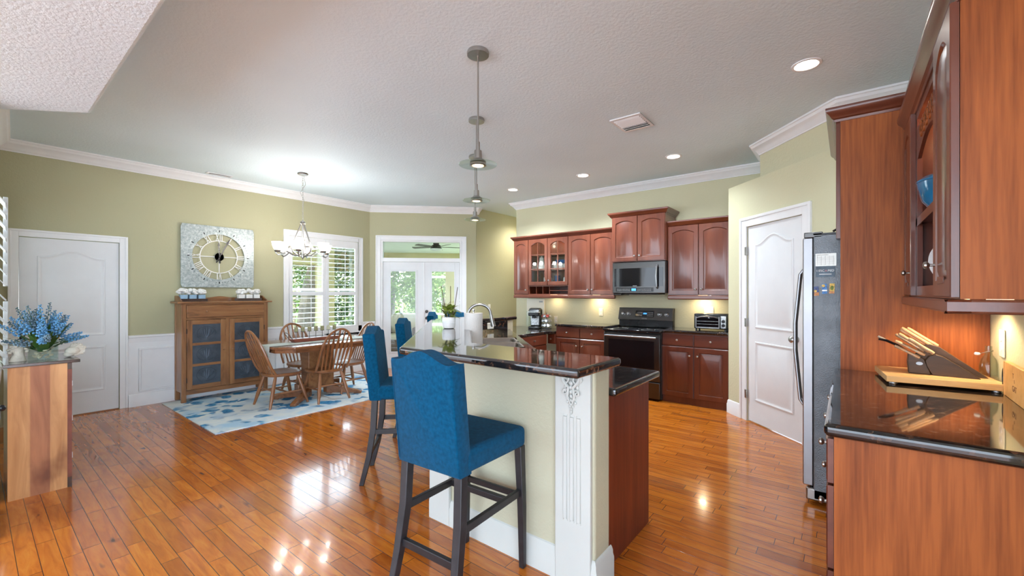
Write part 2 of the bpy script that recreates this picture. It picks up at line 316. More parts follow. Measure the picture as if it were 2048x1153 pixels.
# ================================================================== mesh helpers
class MB:
    def __init__(s): s.v = []; s.f = []; s.T = Matrix.Identity(4)
    def add(s, vs, fs):
        o = len(s.v); s.v += [s.T @ Vector(v) for v in vs]; s.f += [tuple(i+o for i in f) for f in fs]; return s
    def box(s, x0, y0, z0, x1, y1, z1):
        x0, x1 = min(x0, x1), max(x0, x1); y0, y1 = min(y0, y1), max(y0, y1); z0, z1 = min(z0, z1), max(z0, z1)
        return s.add([(x0, y0, z0), (x1, y0, z0), (x1, y1, z0), (x0, y1, z0), (x0, y0, z1), (x1, y0, z1), (x1, y1, z1), (x0, y1, z1)],
                     [(0, 3, 2, 1), (4, 5, 6, 7), (0, 1, 5, 4), (1, 2, 6, 5), (2, 3, 7, 6), (3, 0, 4, 7)])
    def prism(s, poly, z0, z1, axis='z'):
        n = len(poly)
        if axis == 'z': vs = [(x, y, z0) for x, y in poly]+[(x, y, z1) for x, y in poly]
        elif axis == 'y': vs = [(x, z0, y) for x, y in poly]+[(x, z1, y) for x, y in poly]
        else: vs = [(z0, x, y) for x, y in poly]+[(z1, x, y) for x, y in poly]
        return s.add(vs, [tuple(range(n-1, -1, -1)), tuple(range(n, 2*n))]+[(i, (i+1) % n, n+(i+1) % n, n+i) for i in range(n)])
    def tube(s, pts, r, n=8, cap=True, closed=False, flat=1.0):
        pts = [Vector(p) for p in pts]; m = len(pts); rr = r if isinstance(r, (list, tuple)) else [r]*m
        vs = []; up = None
        for i, p in enumerate(pts):
            a = pts[(i-1) % m] if (i > 0 or closed) else p; b = pts[(i+1) % m] if (i < m-1 or closed) else p
            d = (b-a).normalized()
            if up is None:
                up = Vector((0, 0, 1)) if abs(d.z) < .9 else Vector((1, 0, 0))
            u = (up - d*up.dot(d))
            if u.length < 1e-5: u = d.orthogonal()
            u.normalize(); w = d.cross(u); up = u
            for k in range(n):
                t = 2*pi*k/n; vs.append(p+(u*cos(t)*flat+w*sin(t))*rr[i])
        fs = []
        for i in range(m if closed else m-1):
            j = (i+1) % m
            fs += [(i*n+k, i*n+(k+1) % n, j*n+(k+1) % n, j*n+k) for k in range(n)]
        if cap and not closed: fs += [tuple(range(n-1, -1, -1)), tuple((m-1)*n+k for k in range(n))]
        return s.add(vs, fs)
    def cyl(s, p0, p1, r0, r1=None, n=16): return s.tube([p0, p1], [r0, r0 if r1 is None else r1], n)
    def lathe(s, prof, c=(0, 0, 0), n=24, axis='z'):
        vs = []; fs = []; m = len(prof)
        for r, z in prof:
            for k in range(n):
                t = 2*pi*k/n; a, b = r*cos(t), r*sin(t)
                vs.append((c[0]+a, c[1]+b, c[2]+z) if axis == 'z' else ((c[0]+a, c[1]+z, c[2]+b) if axis == 'y' else (c[0]+z, c[1]+a, c[2]+b)))
        for i in range(m-1): fs += [(i*n+k, i*n+(k+1) % n, (i+1)*n+(k+1) % n, (i+1)*n+k) for k in range(n)]
        ring_ = prof[0] == prof[-1]
        if prof[0][0] > 1e-6 and not ring_: fs.append(tuple(range(n-1, -1, -1)))
        if prof[-1][0] > 1e-6 and not ring_: fs.append(tuple((m-1)*n+k for k in range(n)))
        return s.add(vs, fs)
    def ball(s, c, r, n=10, sc=(1, 1, 1)):
        pr = [(max(1e-4, r*sin(pi*i/n)), -r*cos(pi*i/n)) for i in range(n+1)]; T = s.T.copy()
        s.T = T @ Matrix.Translation(c) @ Matrix.Diagonal((*sc, 1)); s.lathe(pr, (0, 0, 0), n+2); s.T = T; return s
    def rings(s, outs):
        """outs: list of closed outlines (same count) [(x,y,z)...]; bridged; last filled, first filled"""
        n = len(outs[0]); vs = [p for o in outs for p in o]; fs = []
        for i in range(len(outs)-1): fs += [(i*n+k, i*n+(k+1) % n, (i+1)*n+(k+1) % n, (i+1)*n+k) for k in range(n)]
        return s.add(vs, fs), n
    def build(s, name, mat, parent=None, bv=0, seg=2, smooth=35, loc=None, rz=None, solid=0, sub=0):
        me = bpy.data.meshes.new(name); me.from_pydata([tuple(v) for v in s.v], [], s.f)
        bm = bmesh.new(); bm.from_mesh(me)
        bmesh.ops.remove_doubles(bm, verts=bm.verts, dist=1e-6)
        bmesh.ops.recalc_face_normals(bm, faces=bm.faces)
        if smooth:
            for f in bm.faces: f.smooth = True
            for e in bm.edges:
                if len(e.link_faces) == 2:
                    if e.calc_face_angle(0) > R(smooth): e.smooth = False
                else: e.smooth = False
        bm.to_mesh(me); bm.free()
        o = bpy.data.objects.new(name, me); COL.objects.link(o)
        me.materials.append(M[mat] if isinstance(mat, str) else mat)
        if parent: o.parent = parent
        if loc: o.location = loc
        if rz is not None: o.rotation_euler[2] = rz
        if solid:
            q = o.modifiers.new('thick', 'SOLIDIFY'); q.thickness = solid
        if bv:
            q = o.modifiers.new('bevel', 'BEVEL'); q.width = bv; q.segments = seg; q.limit_method = 'ANGLE'; q.angle_limit = R(40)
            q.harden_normals = False
        if sub:
            q = o.modifiers.new('sub', 'SUBSURF'); q.levels = sub; q.render_levels = sub
        return o
def tag(o, label=None, cat=None, group=None, kind=None):
    for k, v in (('label', label), ('category', cat), ('group', group), ('kind', kind)):
        if v: o[k] = v
    return o
def thing(name, label, cat, loc=(0, 0, 0), rz=0, group=None):
    o = bpy.data.objects.new(name, None); COL.objects.link(o); o.empty_display_size = .1
    o.location = loc; o.rotation_euler[2] = rz; return tag(o, label, cat, group)
def struct(o): o['kind'] = 'structure'; return o
CH = {}
def kids(o): return [c for c in COL.objects if c.parent == o]
def dup(o, loc, rz, label=None, scale=None):
    allo = list(COL.objects)
    def rec(a, par):
        c = a.copy(); COL.objects.link(c)
        if par: c.parent = par
        for k in allo:
            if k.parent == a: rec(k, c)
        return c
    r = rec(o, None); r.location = loc; r.rotation_euler[2] = rz
    if label: r['label'] = label
    if scale: r.scale = scale
    return r
def bx(*a): return MB().box(*a)
def text(name, body, size, mat, parent, M4, ext=.001):
    cu = bpy.data.curves.new(name, 'FONT'); cu.body = body; cu.size = size; cu.extrude = ext; cu.align_x = 'CENTER'; cu.align_y = 'CENTER'
    to = bpy.data.objects.new(name+'_src', cu); COL.objects.link(to)
    dg = bpy.context.evaluated_depsgraph_get(); me = bpy.data.meshes.new_from_object(to.evaluated_get(dg))
    bpy.data.objects.remove(to); me.transform(M4); me.materials.clear(); me.materials.append(M[mat])
    o = bpy.data.objects.new(name, me); COL.objects.link(o); o.parent = parent; return o
FR = Matrix.Rotation(R(90), 4, 'X')   # text laid in the local xz plane, facing -y
def sweep(mb, path, prof, closed=False, side=1):
    """profile (out, z) swept along a 2D path; out is to the right of travel when side=1"""
    n = len(path); rows = []
    for i in range(n):
        p = Vector(path[i])
        def nrm(a, b):
            d = (Vector(b)-Vector(a)).normalized(); return Vector((d.y, -d.x))*side
        ns = []
        if closed or i > 0: ns.append(nrm(path[i-1], path[i]))
        if closed or i < n-1: ns.append(nrm(path[i], path[(i+1) % n]))
        nn = ns[0] if len(ns) == 1 else (ns[0]+ns[1])/max(.2, (1+ns[0].dot(ns[1])))
        rows.append([(p.x+nn.x*o, p.y+nn.y*o, z) for o, z in prof])
    k = len(prof); vs = [q for r in rows for q in r]; fs = []
    for i in range(n if closed else n-1):
        j = (i+1) % n
        fs += [(i*k+a, i*k+(a+1) % k, j*k+(a+1) % k, j*k+a) for a in range(k)]
    if not closed: fs += [tuple(range(k)), tuple((n-1)*k+a for a in range(k-1, -1, -1))]
    return mb.add(vs, fs)

CEIL = 2.93
CROWN = [(0, 0), (.012, -.0), (.012, .012), (.022, .02), (.03, .035), (.055, .06), (.075, .075), (.085, .095), (.095, .1), (.095, .115), (0, .115)]
def crown(name, path, side=1, z=CEIL-.115, parent=None, closed=False):
    b = MB(); sweep(b, path, [(o, z+h) for o, h in CROWN], side=side, closed=closed); return b.build(name, 'trim', parent, smooth=25)
BASE = [(0, 0), (.018, 0), (.018, .10), (.012, .115), (.012, .13), (.006, .145), (0, .15)]

def wallobj(name, loc, rz, L, H, ops, mat, th=.12, z0=0):
    """wall in local frame: face at y=0, body behind; ops: openings (x0,x1,z0,z1)"""
    b = MB(); xs = sorted({0, L, *[o[0] for o in ops], *[o[1] for o in ops]})
    for a, c in zip(xs, xs[1:]):
        z = z0; cuts = sorted([(o[2], o[3]) for o in ops if o[0] <= a+1e-6 and o[1] >= c-1e-6])
        for lo, hi in cuts:
            if lo > z+1e-6: b.box(a, 0, z, c, th, lo)
            z = hi
        if z < H: b.box(a, 0, z, c, th, H)
    o = b.build(name, mat, None, smooth=0); o.location = loc; o.rotation_euler[2] = rz; return struct(o)

# nested outlines for doors / panels -------------------------------------------------
def outline(x0, x1, z0, z1, inset, y, arch=0, N=12, eye=True):
    a, b, lo, hi = x0+inset, x1-inset, z0+inset, z1-inset
    pts = [(a, y, lo), (b, y, lo)]
    for i in range(N+1):
        t = i/N; x = b+(a-b)*t
        u = abs(2*t-1)
        drop = arch*(u*u if arch < .06 else 1-(cos(pi*min(1, u/.9))+1)/2)
        pts.append((x, y, hi-drop))
    return pts
def panel_door(mb, x0, x1, z0, z1, y=0, th=.02, frame=.055, arch=0, raised=True, hole=False, N=12):
    """cabinet door occupying y..y+th, face at y (towards -y)"""
    o = [outline(x0, x1, z0, z1, 0, y+th, 0, N), outline(x0, x1, z0, z1, 0, y+.003, 0, N), outline(x0, x1, z0, z1, .003, y, 0, N),
         outline(x0, x1, z0, z1, frame, y, arch, N), outline(x0, x1, z0, z1, frame+.006, y+.009, arch, N)]
    if hole:
        o.append(outline(x0, x1, z0, z1, frame+.006, y+th, arch, N))
        _, n = mb.rings(o+[o[0]]); return mb
    if raised:
        o += [outline(x0, x1, z0, z1, frame+.012, y+.009, arch, N), outline(x0, x1, z0, z1, frame+.034, y+.001, arch, N)]
    base = len(mb.v); mb.rings(o); n = len(o[0]); m = len(o)
    mb.f.append(tuple(base+(m-1)*n+k for k in range(n))); mb.f.append(tuple(base+k for k in range(n-1, -1, -1)))
    return mb
def relief(mb, x0, x1, z0, z1, y, arch=0, N=14):
    """moulded panel on a flat door face at y"""
    o = [outline(x0, x1, z0, z1, 0, y+.004, arch, N), outline(x0, x1, z0, z1, .004, y-.007, arch, N), outline(x0, x1, z0, z1, .014, y-.009, arch, N),
         outline(x0, x1, z0, z1, .028, y-.001, arch, N), outline(x0, x1, z0, z1, .040, y-.001, arch, N), outline(x0, x1, z0, z1, .062, y-.008, arch, N)]
    base = len(mb.v); mb.rings(o); n = len(o[0]); m = len(o)
    mb.f.append(tuple(base+(m-1)*n+k for k in range(n))); return mb
def knob(par, x, z, y=0, mat='nickel', r=.014, name='knob'):
    b = MB(); b.lathe([(.005, 0), (.005, -.012), (r*.75, -.016), (r, -.022), (r*.9, -.028), (r*.4, -.031), (.0005, -.0315)], (x, y, z), 14, 'y')
    return b.build(name, mat, par)

# ================================================================== SETTING
floor = MB().prism([(-6.74, -4.5), (4.5, -4.5), (4.5, 8.2), (-5.3, 8.2), (-5.42, 5.78), (-6.74, 4.45)], -.06, 0).build('floor', 'floor', None, smooth=0); struct(floor)
ceil = MB().prism([(-6.9, -1.5), (4.5, -1.5), (4.5, 8.2), (-5.4, 8.2), (-5.48, 5.82), (-6.9, 4.45)], CEIL, CEIL+.1).build('ceiling', 'ceil', None, smooth=0); struct(ceil)
sof = MB().prism([(-4.09, .523), (-4.9, -.28), (-6.7, -2.06), (-6.7, -4.5), (4.5, -4.5), (4.5, .5)], 2.6, CEIL-.002).build('ceiling_lower', 'soffit', None, bv=.02, seg=3); struct(sof)
SQ = sqrt(.5)
wallobj('wall_left', (-6.74, .12, 0), R(90), 4.33+.05, CEIL, [(.99-.81+.02, .98, 0, 1.955), (2.92, 4.10, .70, 2.25)], 'olive')
# near wall runs almost along the view, with a shuttered window in it
nrz = atan2(-.042, 1)
wn_loc = (-6.74, .172, 0)
# face towards +y: local frame turned half round
wallobj('wall_near', (-4.30, .0676, 0), nrz+pi, 2.5, CEIL, [(.55, 1.75, .75, 2.2)], 'olive')
wallobj('wall_french', (-6.74, 4.45, 0), R(45), 1.905, CEIL, [(.19, 1.64, 0, 2.315)], 'olive')
wallobj('wall_hall', (-5.39, 5.80, 0), R(90), 2.4, CEIL, [], 'olive', .1)
wallobj('wall_hall_end', (-5.39, 8.05, 0), 0, 1.2, CEIL, [], 'olive', .1)
wallobj('wall_kitchen', (-4.55, 5.92, 0), 0, 3.83, CEIL, [], 'tan', .14)
wallobj('wall_hall_right', (-4.551, 8.05, 0), R(-90), 1.99, CEIL, [], 'olive', .1)
# pantry: lower box with a plant ledge, set back wall above it
wallobj('wall_pantry', (-1.067, 5.372, 0), R(-45), 1.55, 2.558, [(.318, 1.07, 0, 2.072)], 'tan', .1)
b = MB().box(-1.067, 5.372, 0, -.98, 5.919, 2.557); struct(b.build('wall_pantry_side', 'tan', smooth=0))
b = MB().prism([(-1.06, 5.38), (.03, 4.285), (.60, 4.285), (.60, 5.9), (-1.06, 5.9)], 2.50, 2.558); struct(b.build('trim_1', 'tan', smooth=0))
b = MB().prism([(-.72, 5.15), (-.03, 4.36), (.70, 4.36), (.70, 5.99), (-.72, 5.99)], 2.558, CEIL); struct(b.build('wall_pantry_upper', 'tan', smooth=0))
b = MB().box(.06, 4.29, 0, .62, 4.34, 2.5); struct(b.build('wall_alcove', 'tan', smooth=0))
wallobj('wall_right', (.58, 4.36, 0), R(-90), 3.6, CEIL, [], 'tan', .12)
# crown mouldings
struct(crown('trim_2', [(-4.30, .0676), (-6.74, .172), (-6.74, 4.45), (-5.39, 5.80), (-5.39, 5.86)]))
struct(crown('trim_3', [(-4.55, 6.04), (-4.55, 5.92), (-.72, 5.92), (-.72, 5.15), (-.03, 4.36), (.58, 4.36), (.58, 3.2)]))
# wainscot and baseboards
b = MB(); b.box(-6.742, 1.16, .14, -6.728, 4.44, .80)
for y0, y1 in ((1.27, 2.02), (2.10, 2.86), (2.96, 3.60), (3.68, 4.32)):
    b.T = Matrix.Translation((-6.728, y0, 0)) @ Matrix.Rotation(R(90), 4, 'Z')
    w = y1-y0
    for a in ((0, 0, w, .022), (0, .51, w, .022)):
        b.box(a[0], -.012, .17+a[1], a[2], .0, .17+a[1]+a[3])
    b.box(0, -.012, .192, .022, 0, .68); b.box(w-.022, -.012, .192, w, 0, .68)
b.T = Matrix.Identity(4); struct(b.build('trim_4', 'trim', bv=.004))
RAIL = [(0, 0), (.012, 0), (.016, .03), (.022, .06), (.036, .066), (.036, .088), (0, .092)]
for nm, p in (('trim_5', [(-6.74, 1.175), (-6.74, 2.95)]), ('trim_6', [(-6.74, 4.30), (-6.74, 4.45), (-6.67, 4.52)])):
    b = MB(); sweep(b, p, [(o, .765+z) for o, z in RAIL]); struct(b.build(nm, 'trim', smooth=25))
b = MB(); sweep(b, [(-6.728, 1.175), (-6.728, 4.45)], BASE); struct(b.build('baseboard_left', 'trim', smooth=25))
b = MB(); sweep(b, [(-6.74, 4.45), (-6.67, 4.52)], BASE); sweep(b, [(-5.53, 5.66), (-5.39, 5.80), (-5.39, 8.0)], BASE); struct(b.build('baseboard_french', 'trim', smooth=25))
b = MB(); sweep(b, [(-1.067, 5.43), (-1.067, 5.372), (-.915, 5.22)], BASE); struct(b.build('baseboard_pantry', 'trim', smooth=25))

CAS = [(0, 0), (0, .018), (.012, .022), (.03, .016), (.06, .022), (.066, .012), (.07, .0)]
def casing(b, x0, x1, z0, z1, w=.07, bottom=False, d=.022):
    """flat frame with stepped edge around an opening, face towards -y"""
    def fr(a0, a1, h0, h1, ww, y):
        b.box(a0, y, h0, a0+ww, 0, h1); b.box(a1-ww, y, h0, a1, 0, h1); b.box(a0+ww, y, h1-ww, a1-ww, 0, h1)
        if bottom: b.box(a0+ww, y, h0, a1-ww, 0, h0+ww)
    fr(x0-w, x1+w, z0-(w if bottom else 0), z1+w, w, -.012)
    fr(x0-w, x1+w, z0-(w if bottom else 0), z1+w, w*.28, -d)
    return b
# door in the left wall
d1 = thing('door_1', None, None, (-6.74, .12, 0), R(90)); d1['kind'] = 'structure'
casing(MB(), .20, .98, 0, 1.955, .073).build('door_casing', 'trim', d1, bv=.003)
b = MB().box(.205, .012, .012, .975, .05, 1.95); b.build('door_slab', 'door', d1)
b = MB(); relief(b, .33, .86, .88, 1.83, .012, .07); b.build('upper_panel', 'door', d1)
b = MB(); relief(b, .33, .86, .25, .76, .012, 0); b.build('lower_panel', 'door', d1)
b = MB().box(.205, .0, 0, .975, .05, .012); b.build('threshold', 'oakx', d1)
b = MB().box(.207, .004, .835, .245, .012, .92); b.box(.215, -.018, .86, .237, .006, .895); b.build('latch_plate', 'black', d1, bv=.004)
# pantry door
d2 = thing('door_2', None, None, (-1.067, 5.372, 0), R(-45)); d2['kind'] = 'structure'
casing(MB(), .318, 1.07, 0, 2.072, .10).build('door_casing', 'trim', d2, bv=.003)
MB().box(.322, .010, .012, 1.066, .045, 2.068).build('door_slab', 'door', d2)
b = MB(); relief(b, .43, .955, 1.0, 1.96, .010, .085); b.build('upper_panel', 'door', d2)
b = MB(); relief(b, .43, .955, .24, .86, .010, 0); b.build('lower_panel', 'door', d2)
for z in (.288, 1.051, 1.814): MB().box(.300, -.018, z-.045, .326, .012, z+.045).build('hinge', 'nickel', d2, bv=.003)
b = MB().lathe([(.032, 0), (.032, -.008), (.012, -.014), (.012, -.035), (.027, -.045), (.030, -.058), (.02, -.068), (.0005, -.07)], (.985, .010, .94), 18, 'y')
b.build('door_handle', 'nickel', d2)
# french doors with transom
d3 = thing('door_3', None, None, (-6.74, 4.45, 0), R(45)); d3['kind'] = 'structure'
casing(MB(), .19, 1.64, 0, 2.315, .085).build('door_casing', 'trim', d3, bv=.003)
b = MB().box(.19, 0, 0, .225, .12, 2.315); b.box(1.605, 0, 0, 1.64, .12, 2.315); b.box(.225, 0, 2.29, 1.605, .12, 2.315); b.box(.225, .01, 1.93, 1.605, .12, 2.00)
b.build('door_frame', 'trim', d3, bv=.003)
MB().box(.225, .05, 2.0, 1.605, .056, 2.29).build('transom_pane', 'glass', d3)
for x0, x1 in ((.228, .948), (.962, 1.602)):
    g0, g1 = x0+.128, x1-.088 if x0 > .5 else x1-.135
    b = MB(); b.box(x0, .02, .01, g0, .06, 1.925); b.box(g1, .02, .01, x1, .06, 1.925); b.box(g0, .02, 1.765, g1, .06, 1.925); b.box(g0, .02, .01, g1, .06, .29)
    for a in ((g0-.02, .29, g0+.012, 1.765), (g1-.012, .29, g1+.02, 1.765)): b.box(a[0], .012, a[1], a[2], .02, a[3])
    b.box(g0-.02, .012, 1.753, g1+.02, .02, 1.785); b.box(g0-.02, .012, .27, g1+.02, .02, .302)
    dl = b.build('door_leaf', 'door', d3, bv=.003)
    MB().box(g0, .036, .29, g1, .042, 1.765).build('glass_pane', 'glass', dl)
MB().box(.945, .008, .01, .967, .03, 1.925).build('astragal', 'trim', d3, bv=.003)
for z in (.905, 1.025):
    MB().lathe([(.028, .02), (.028, .010), (.012, .004), (.012, -.02), (.026, -.03), (.024, -.045), (.0005, -.048)], (1.005, 0, z), 16, 'y').build('door_handle', 'bronze', d3)

# window with plantation shutters in the left wall
w1 = thing('window_1', None, None, (-6.74, .12, 0), R(90)); w1['kind'] = 'structure'
b = casing(MB(), 2.92, 4.10, .70, 2.25, .085, True); b.build('window_frame', 'trim', w1, bv=.003)
MB().box(2.92, .10, .70, 4.10, .106, 2.25).build('window_pane', 'glass', w1)
b = MB().box(2.92, .085, 1.40, 4.10, .10, 1.44)
for k in (1, 2): b.box(2.92+.59*k-.01, .088, .7, 2.92+.59*k+.01, .10, 2.25)
b.build('sash_bar', 'trim', w1)
for i, (x0, x1) in enumerate(((2.925, 3.508), (3.512, 4.095))):
    b = MB(); b.box(x0, .0, .705, x0+.05, .03, 2.245); b.box(x1-.05, 0, .705, x1, .03, 2.245)
    for z0, z1 in ((.705, .76), (1.325, 1.385), (2.13, 2.245)): b.box(x0+.05, 0, z0, x1-.05, .03, z1)
    sh = b.build('shutter_panel', 'trim', w1, bv=.003)
    for z0, z1, n in ((.765, 1.32, 7), (1.39, 2.125, 10)):
        for k in range(n):
            zc = z0+(z1-z0)*(k+.5)/n; b = MB()
            b.T = Matrix.Translation((0, .015, zc)) @ Matrix.Rotation(R(2), 4, 'X')
            b.box(x0+.052, -.028, -.003, x1-.052, .028, .003); b.build('louver', 'slatgrey', sh)
        MB().cyl((.5*(x0+x1)+.04, -.018, z0+.03), (.5*(x0+x1)+.04, -.018, z1-.02), .005, n=6).build('tilt_rod', 'trim', sh)
# shuttered window in the near wall (seen edge-on at the picture's left border)
w2 = thing('window_2', None, None, (-4.30, .0676, 0), nrz+pi); w2['kind'] = 'structure'
casing(MB(), .55, 1.75, .75, 2.2, .07, True).build('window_frame', 'trim', w2, bv=.003)
MB().box(.55, .09, .75, 1.75, .096, 2.2).build('window_pane', 'glass', w2)
b = MB().box(.96, -.088, 1.42, 1.0, -.062, 2.13); b.build('shutter_stile', 'slatgrey', w2, bv=.003); MB().box(.96, -.088, .78, 1.0, -.062, 1.30).build('shutter_stile', 'slatgrey', w2, bv=.003)
for z0, n in ((.78, 7), (1.42, 8)):
    for k in range(n):
        b = MB(); b.T = Matrix.Translation((0, -.052, z0+.04+k*.088)) @ Matrix.Rotation(R(55), 4, 'X'); b.box(.62, -.047, -.003, .955, .047, .003); b.build('louver', 'slatgrey', w2)

# ceiling fittings
def vent(name, label, x0, x1, y0, y1, n, along):
    t = thing(name, label, 'vent', ((x0+x1)/2, (y0+y1)/2, CEIL)); w, h = (x1-x0)/2, (y1-y0)/2
    b = MB(); f = .025
    b.box(-w, -h, -.012, w, -h+f, 0); b.box(-w, h-f, -.012, w, h, 0); b.box(-w, -h+f, -.012, -w+f, h-f, 0); b.box(w-f, -h+f, -.012, w, h-f, 0); b.build('frame', 'trim', t, bv=.003)
    MB().box(-w+f, -h+f, -.002, w-f, h-f, 0).build('backing', 'bronze', t)
    for k in range(n):
        b = MB()
        if along == 'x':
            yy = -h+f+(2*h-2*f)*(k+.5)/n; b.T = Matrix.Translation((0, yy, -.014)) @ Matrix.Rotation(R(-35 if k < n*.6 else 35), 4, 'X'); b.box(-w+f, -.010, -.001, w-f, .010, .002)
        else:
            xx = -w+f+(2*w-2*f)*(k+.5)/n; b.T = Matrix.Translation((xx, 0, -.014)) @ Matrix.Rotation(R(35), 4, 'Y'); b.box(-.012, -h+f, -.001, .012, h-f, .002)
        b.build('slat', 'trim', t)
vent('ceiling_vent', 'white louvred square air vent on the kitchen ceiling', -1.69, -1.405, 3.58, 3.93, 8, 'x')
vent('ceiling_vent', 'narrow slotted air vent on the ceiling near the left wall', -6.56, -6.46, 1.90, 2.19, 2, 'y')
for i, (x, y, lab) in enumerate(((-.218, 3.536, 'round recessed ceiling light nearest the tall cherry cabinets'), (-1.562, 4.982, 'round recessed ceiling light in front of the microwave cabinet'),
                    (-2.76, 5.046, 'round recessed ceiling light second from the left end of the kitchen'), (-3.976, 5.09, 'round recessed ceiling light farthest left, near the hall opening'),
                    (-1.2, -1.0, None), (.9, .9, None), (-3.4, -.9, None))):  # entries without a label are added, unseen lights that brighten the room
    z = CEIL if i < 4 else 2.6
    if i == 5: continue
    t = thing('recessed_light', lab or 'added unseen round fill light behind the camera', 'ceiling light', (x, y, z), 0, 'recessed kitchen ceiling lights' if i < 4 else 'added fill lights behind the camera')
    MB().lathe([(.062, -.001), (.072, -.008), (.088, -.006), (.09, 0), (.062, 0)], n=28).build('trim_ring', 'trim', t)
    MB().lathe([(.062, -.0035), (.062, -.001)], n=28).build('lens', 'canglow', t)
    lamp('SPOT', 'can_spot', (x, y, z-.03), (30, 62, 150, 165)[i] if i < 4 else 14, (.80, .91, 1.0), spot_size=R(140), spot_blend=.9, shadow_soft_size=.06)

# ================================================================== LIGHT FIXTURES
lamp('SPOT', 'hall_fill', (-4.9, 6.9, 2.90), 60, (1, .93, .82), spot_size=R(150), spot_blend=.9, shadow_soft_size=.06)  # lamp added out of view to brighten the hall wall
t = thing('recessed_light', 'added unseen light brightening the hall behind the kitchen wall', 'ceiling light', (-4.9, 6.9, CEIL)); MB().lathe([(.062, -.001), (.09, -.006), (.09, 0)], n=24).build('lens', 'canglow', t)
def pendant(x, y, z, lab):
    t = thing('pendant_light', lab, 'pendant light', (x, y, z), 0, 'glass disc pendants over the bar'); H = CEIL-z
    MB().lathe([(.068, H), (.072, H-.012), (.070, H-.028), (.0005, H-.029)], n=28).build('canopy', 'nickel', t)
    MB().cyl((0, 0, .13), (0, 0, H-.02), .0055, n=10).build('rod', 'nickel', t)
    MB().lathe([(.0005, .14), (.012, .138), (.013, .10), (.013, .085), (.024, .082), (.026, .03), (.032, .028), (.05, .014), (.052, .008), (.0005, .008)], n=24).build('socket', 'nickel', t)
    MB().lathe([(.02, .007), (.07, .001), (.122, -.011), (.125, -.007), (.072, .009), (.02, .014), (.02, .007)], n=48).build('glass_disc', 'gglass', t)
    MB().lathe([(.052, -.001), (.054, -.014), (.040, -.016), (.038, -.008), (.0005, -.008)], n=24).build('lamp_ring', 'nickel', t)
    MB().lathe([(.036, -.009), (.030, -.016), (.0005, -.019)], n=20).build('lens', 'warmglow', t)
    lamp('SPOT', 'pendant_spot', (x, y, z-.03), 14, (1, .90, .78), spot_size=R(110), spot_blend=.8, shadow_soft_size=.03)
pendant(-1.876, 2.034, 2.205, 'glass disc pendant light nearest the camera, over the bar front')
pendant(-2.616, 2.816, 2.205, 'middle glass disc pendant light over the angled bar')
pendant(-3.336, 3.567, 2.21, 'farthest and lowest looking of the three glass disc pendants')

cx, cy = -5.595, 2.70
t = thing('chandelier', 'brushed nickel six-shade chandelier hanging on a chain over the dining table', 'chandelier', (cx, cy, 0))
MB().lathe([(.055, CEIL), (.066, CEIL-.008), (.06, CEIL-.022), (.015, CEIL-.03), (.0005, CEIL-.03)], n=24).build('canopy', 'nickel', t)
b = MB(); zz = CEIL-.03; k = 0
while zz > 2.31:
    pts = [(.009*cos(a)*(1 if k % 2 else 0), .009*cos(a)*(0 if k % 2 else 1), zz-.02+.02*sin(a)) for a in [2*pi*i/10 for i in range(10)]]
    b.tube(pts, .0022, 5, closed=True); zz -= .031; k += 1
for j in range(9): pass
b.tube([(.01, .01, CEIL-.03), (.03, .02, 2.78), (-.03, -.02, 2.68), (.012, .01, 2.58), (.0, .0, 2.5)], .003, 5)
b.build('chain', 'nickel', t)
MB().lathe([(.006, 2.32), (.012, 2.31), (.03, 2.295), (.034, 2.27), (.02, 2.255), (.012, 2.25), (.012, 1.86), (.022, 1.85), (.018, 1.825), (.008, 1.815), (.0005, 1.80)], n=20).build('centre_column', 'nickel', t)
b = MB(); b.lathe([(.165, 1.945), (.175, 1.945), (.175, 1.965), (.165, 1.965), (.165, 1.945)], n=40); b.build('ring', 'nickel', t)
for k in range(3):
    a = R(20+120*k); c, s = cos(a), sin(a)
    MB().tube([(.02*c, .02*s, 2.27), (.045*c, .045*s, 2.2), (.10*c, .10*s, 2.05), (.135*c, .135*s, 1.96), (.12*c, .12*s, 1.90), (.05*c, .05*s, 1.845), (.012*c, .012*s, 1.84)], .0095, 8, flat=.6).build('stay', 'nickel', t)
for k in range(6):
    # angles are set so that two shades stand nearest the kitchen
    a = R(38.13-73+60*k); c, s = cos(a), sin(a)
    MB().tube([(r*c, r*s, z) for r, z in ((.03, 1.86), (.12, 1.855), (.20, 1.90), (.255, 1.862), (.30, 1.845), (.325, 1.87), (.31, 1.895))], .008, 8).build('arm', 'nickel', t)
    MB().lathe([(.0005, 1.875), (.03, 1.88), (.038, 1.90), (.036, 1.905)], (.305*c, .305*s, 0), 16).build('cup', 'nickel', t)
    MB().lathe([(.030, 1.90), (.048, 1.925), (.062, 1.965), (.070, 2.01), (.066, 2.01), (.058, 1.965), (.044, 1.93), (.0005, 1.905)], (.305*c, .305*s, 0), 24).build('lamp_shade', 'shade', t)
    lamp('POINT', 'chandelier_bulb', (cx+.305*c, cy+.305*s, 2.05), 3.8, (1.0, .93, .88), shadow_soft_size=.04)

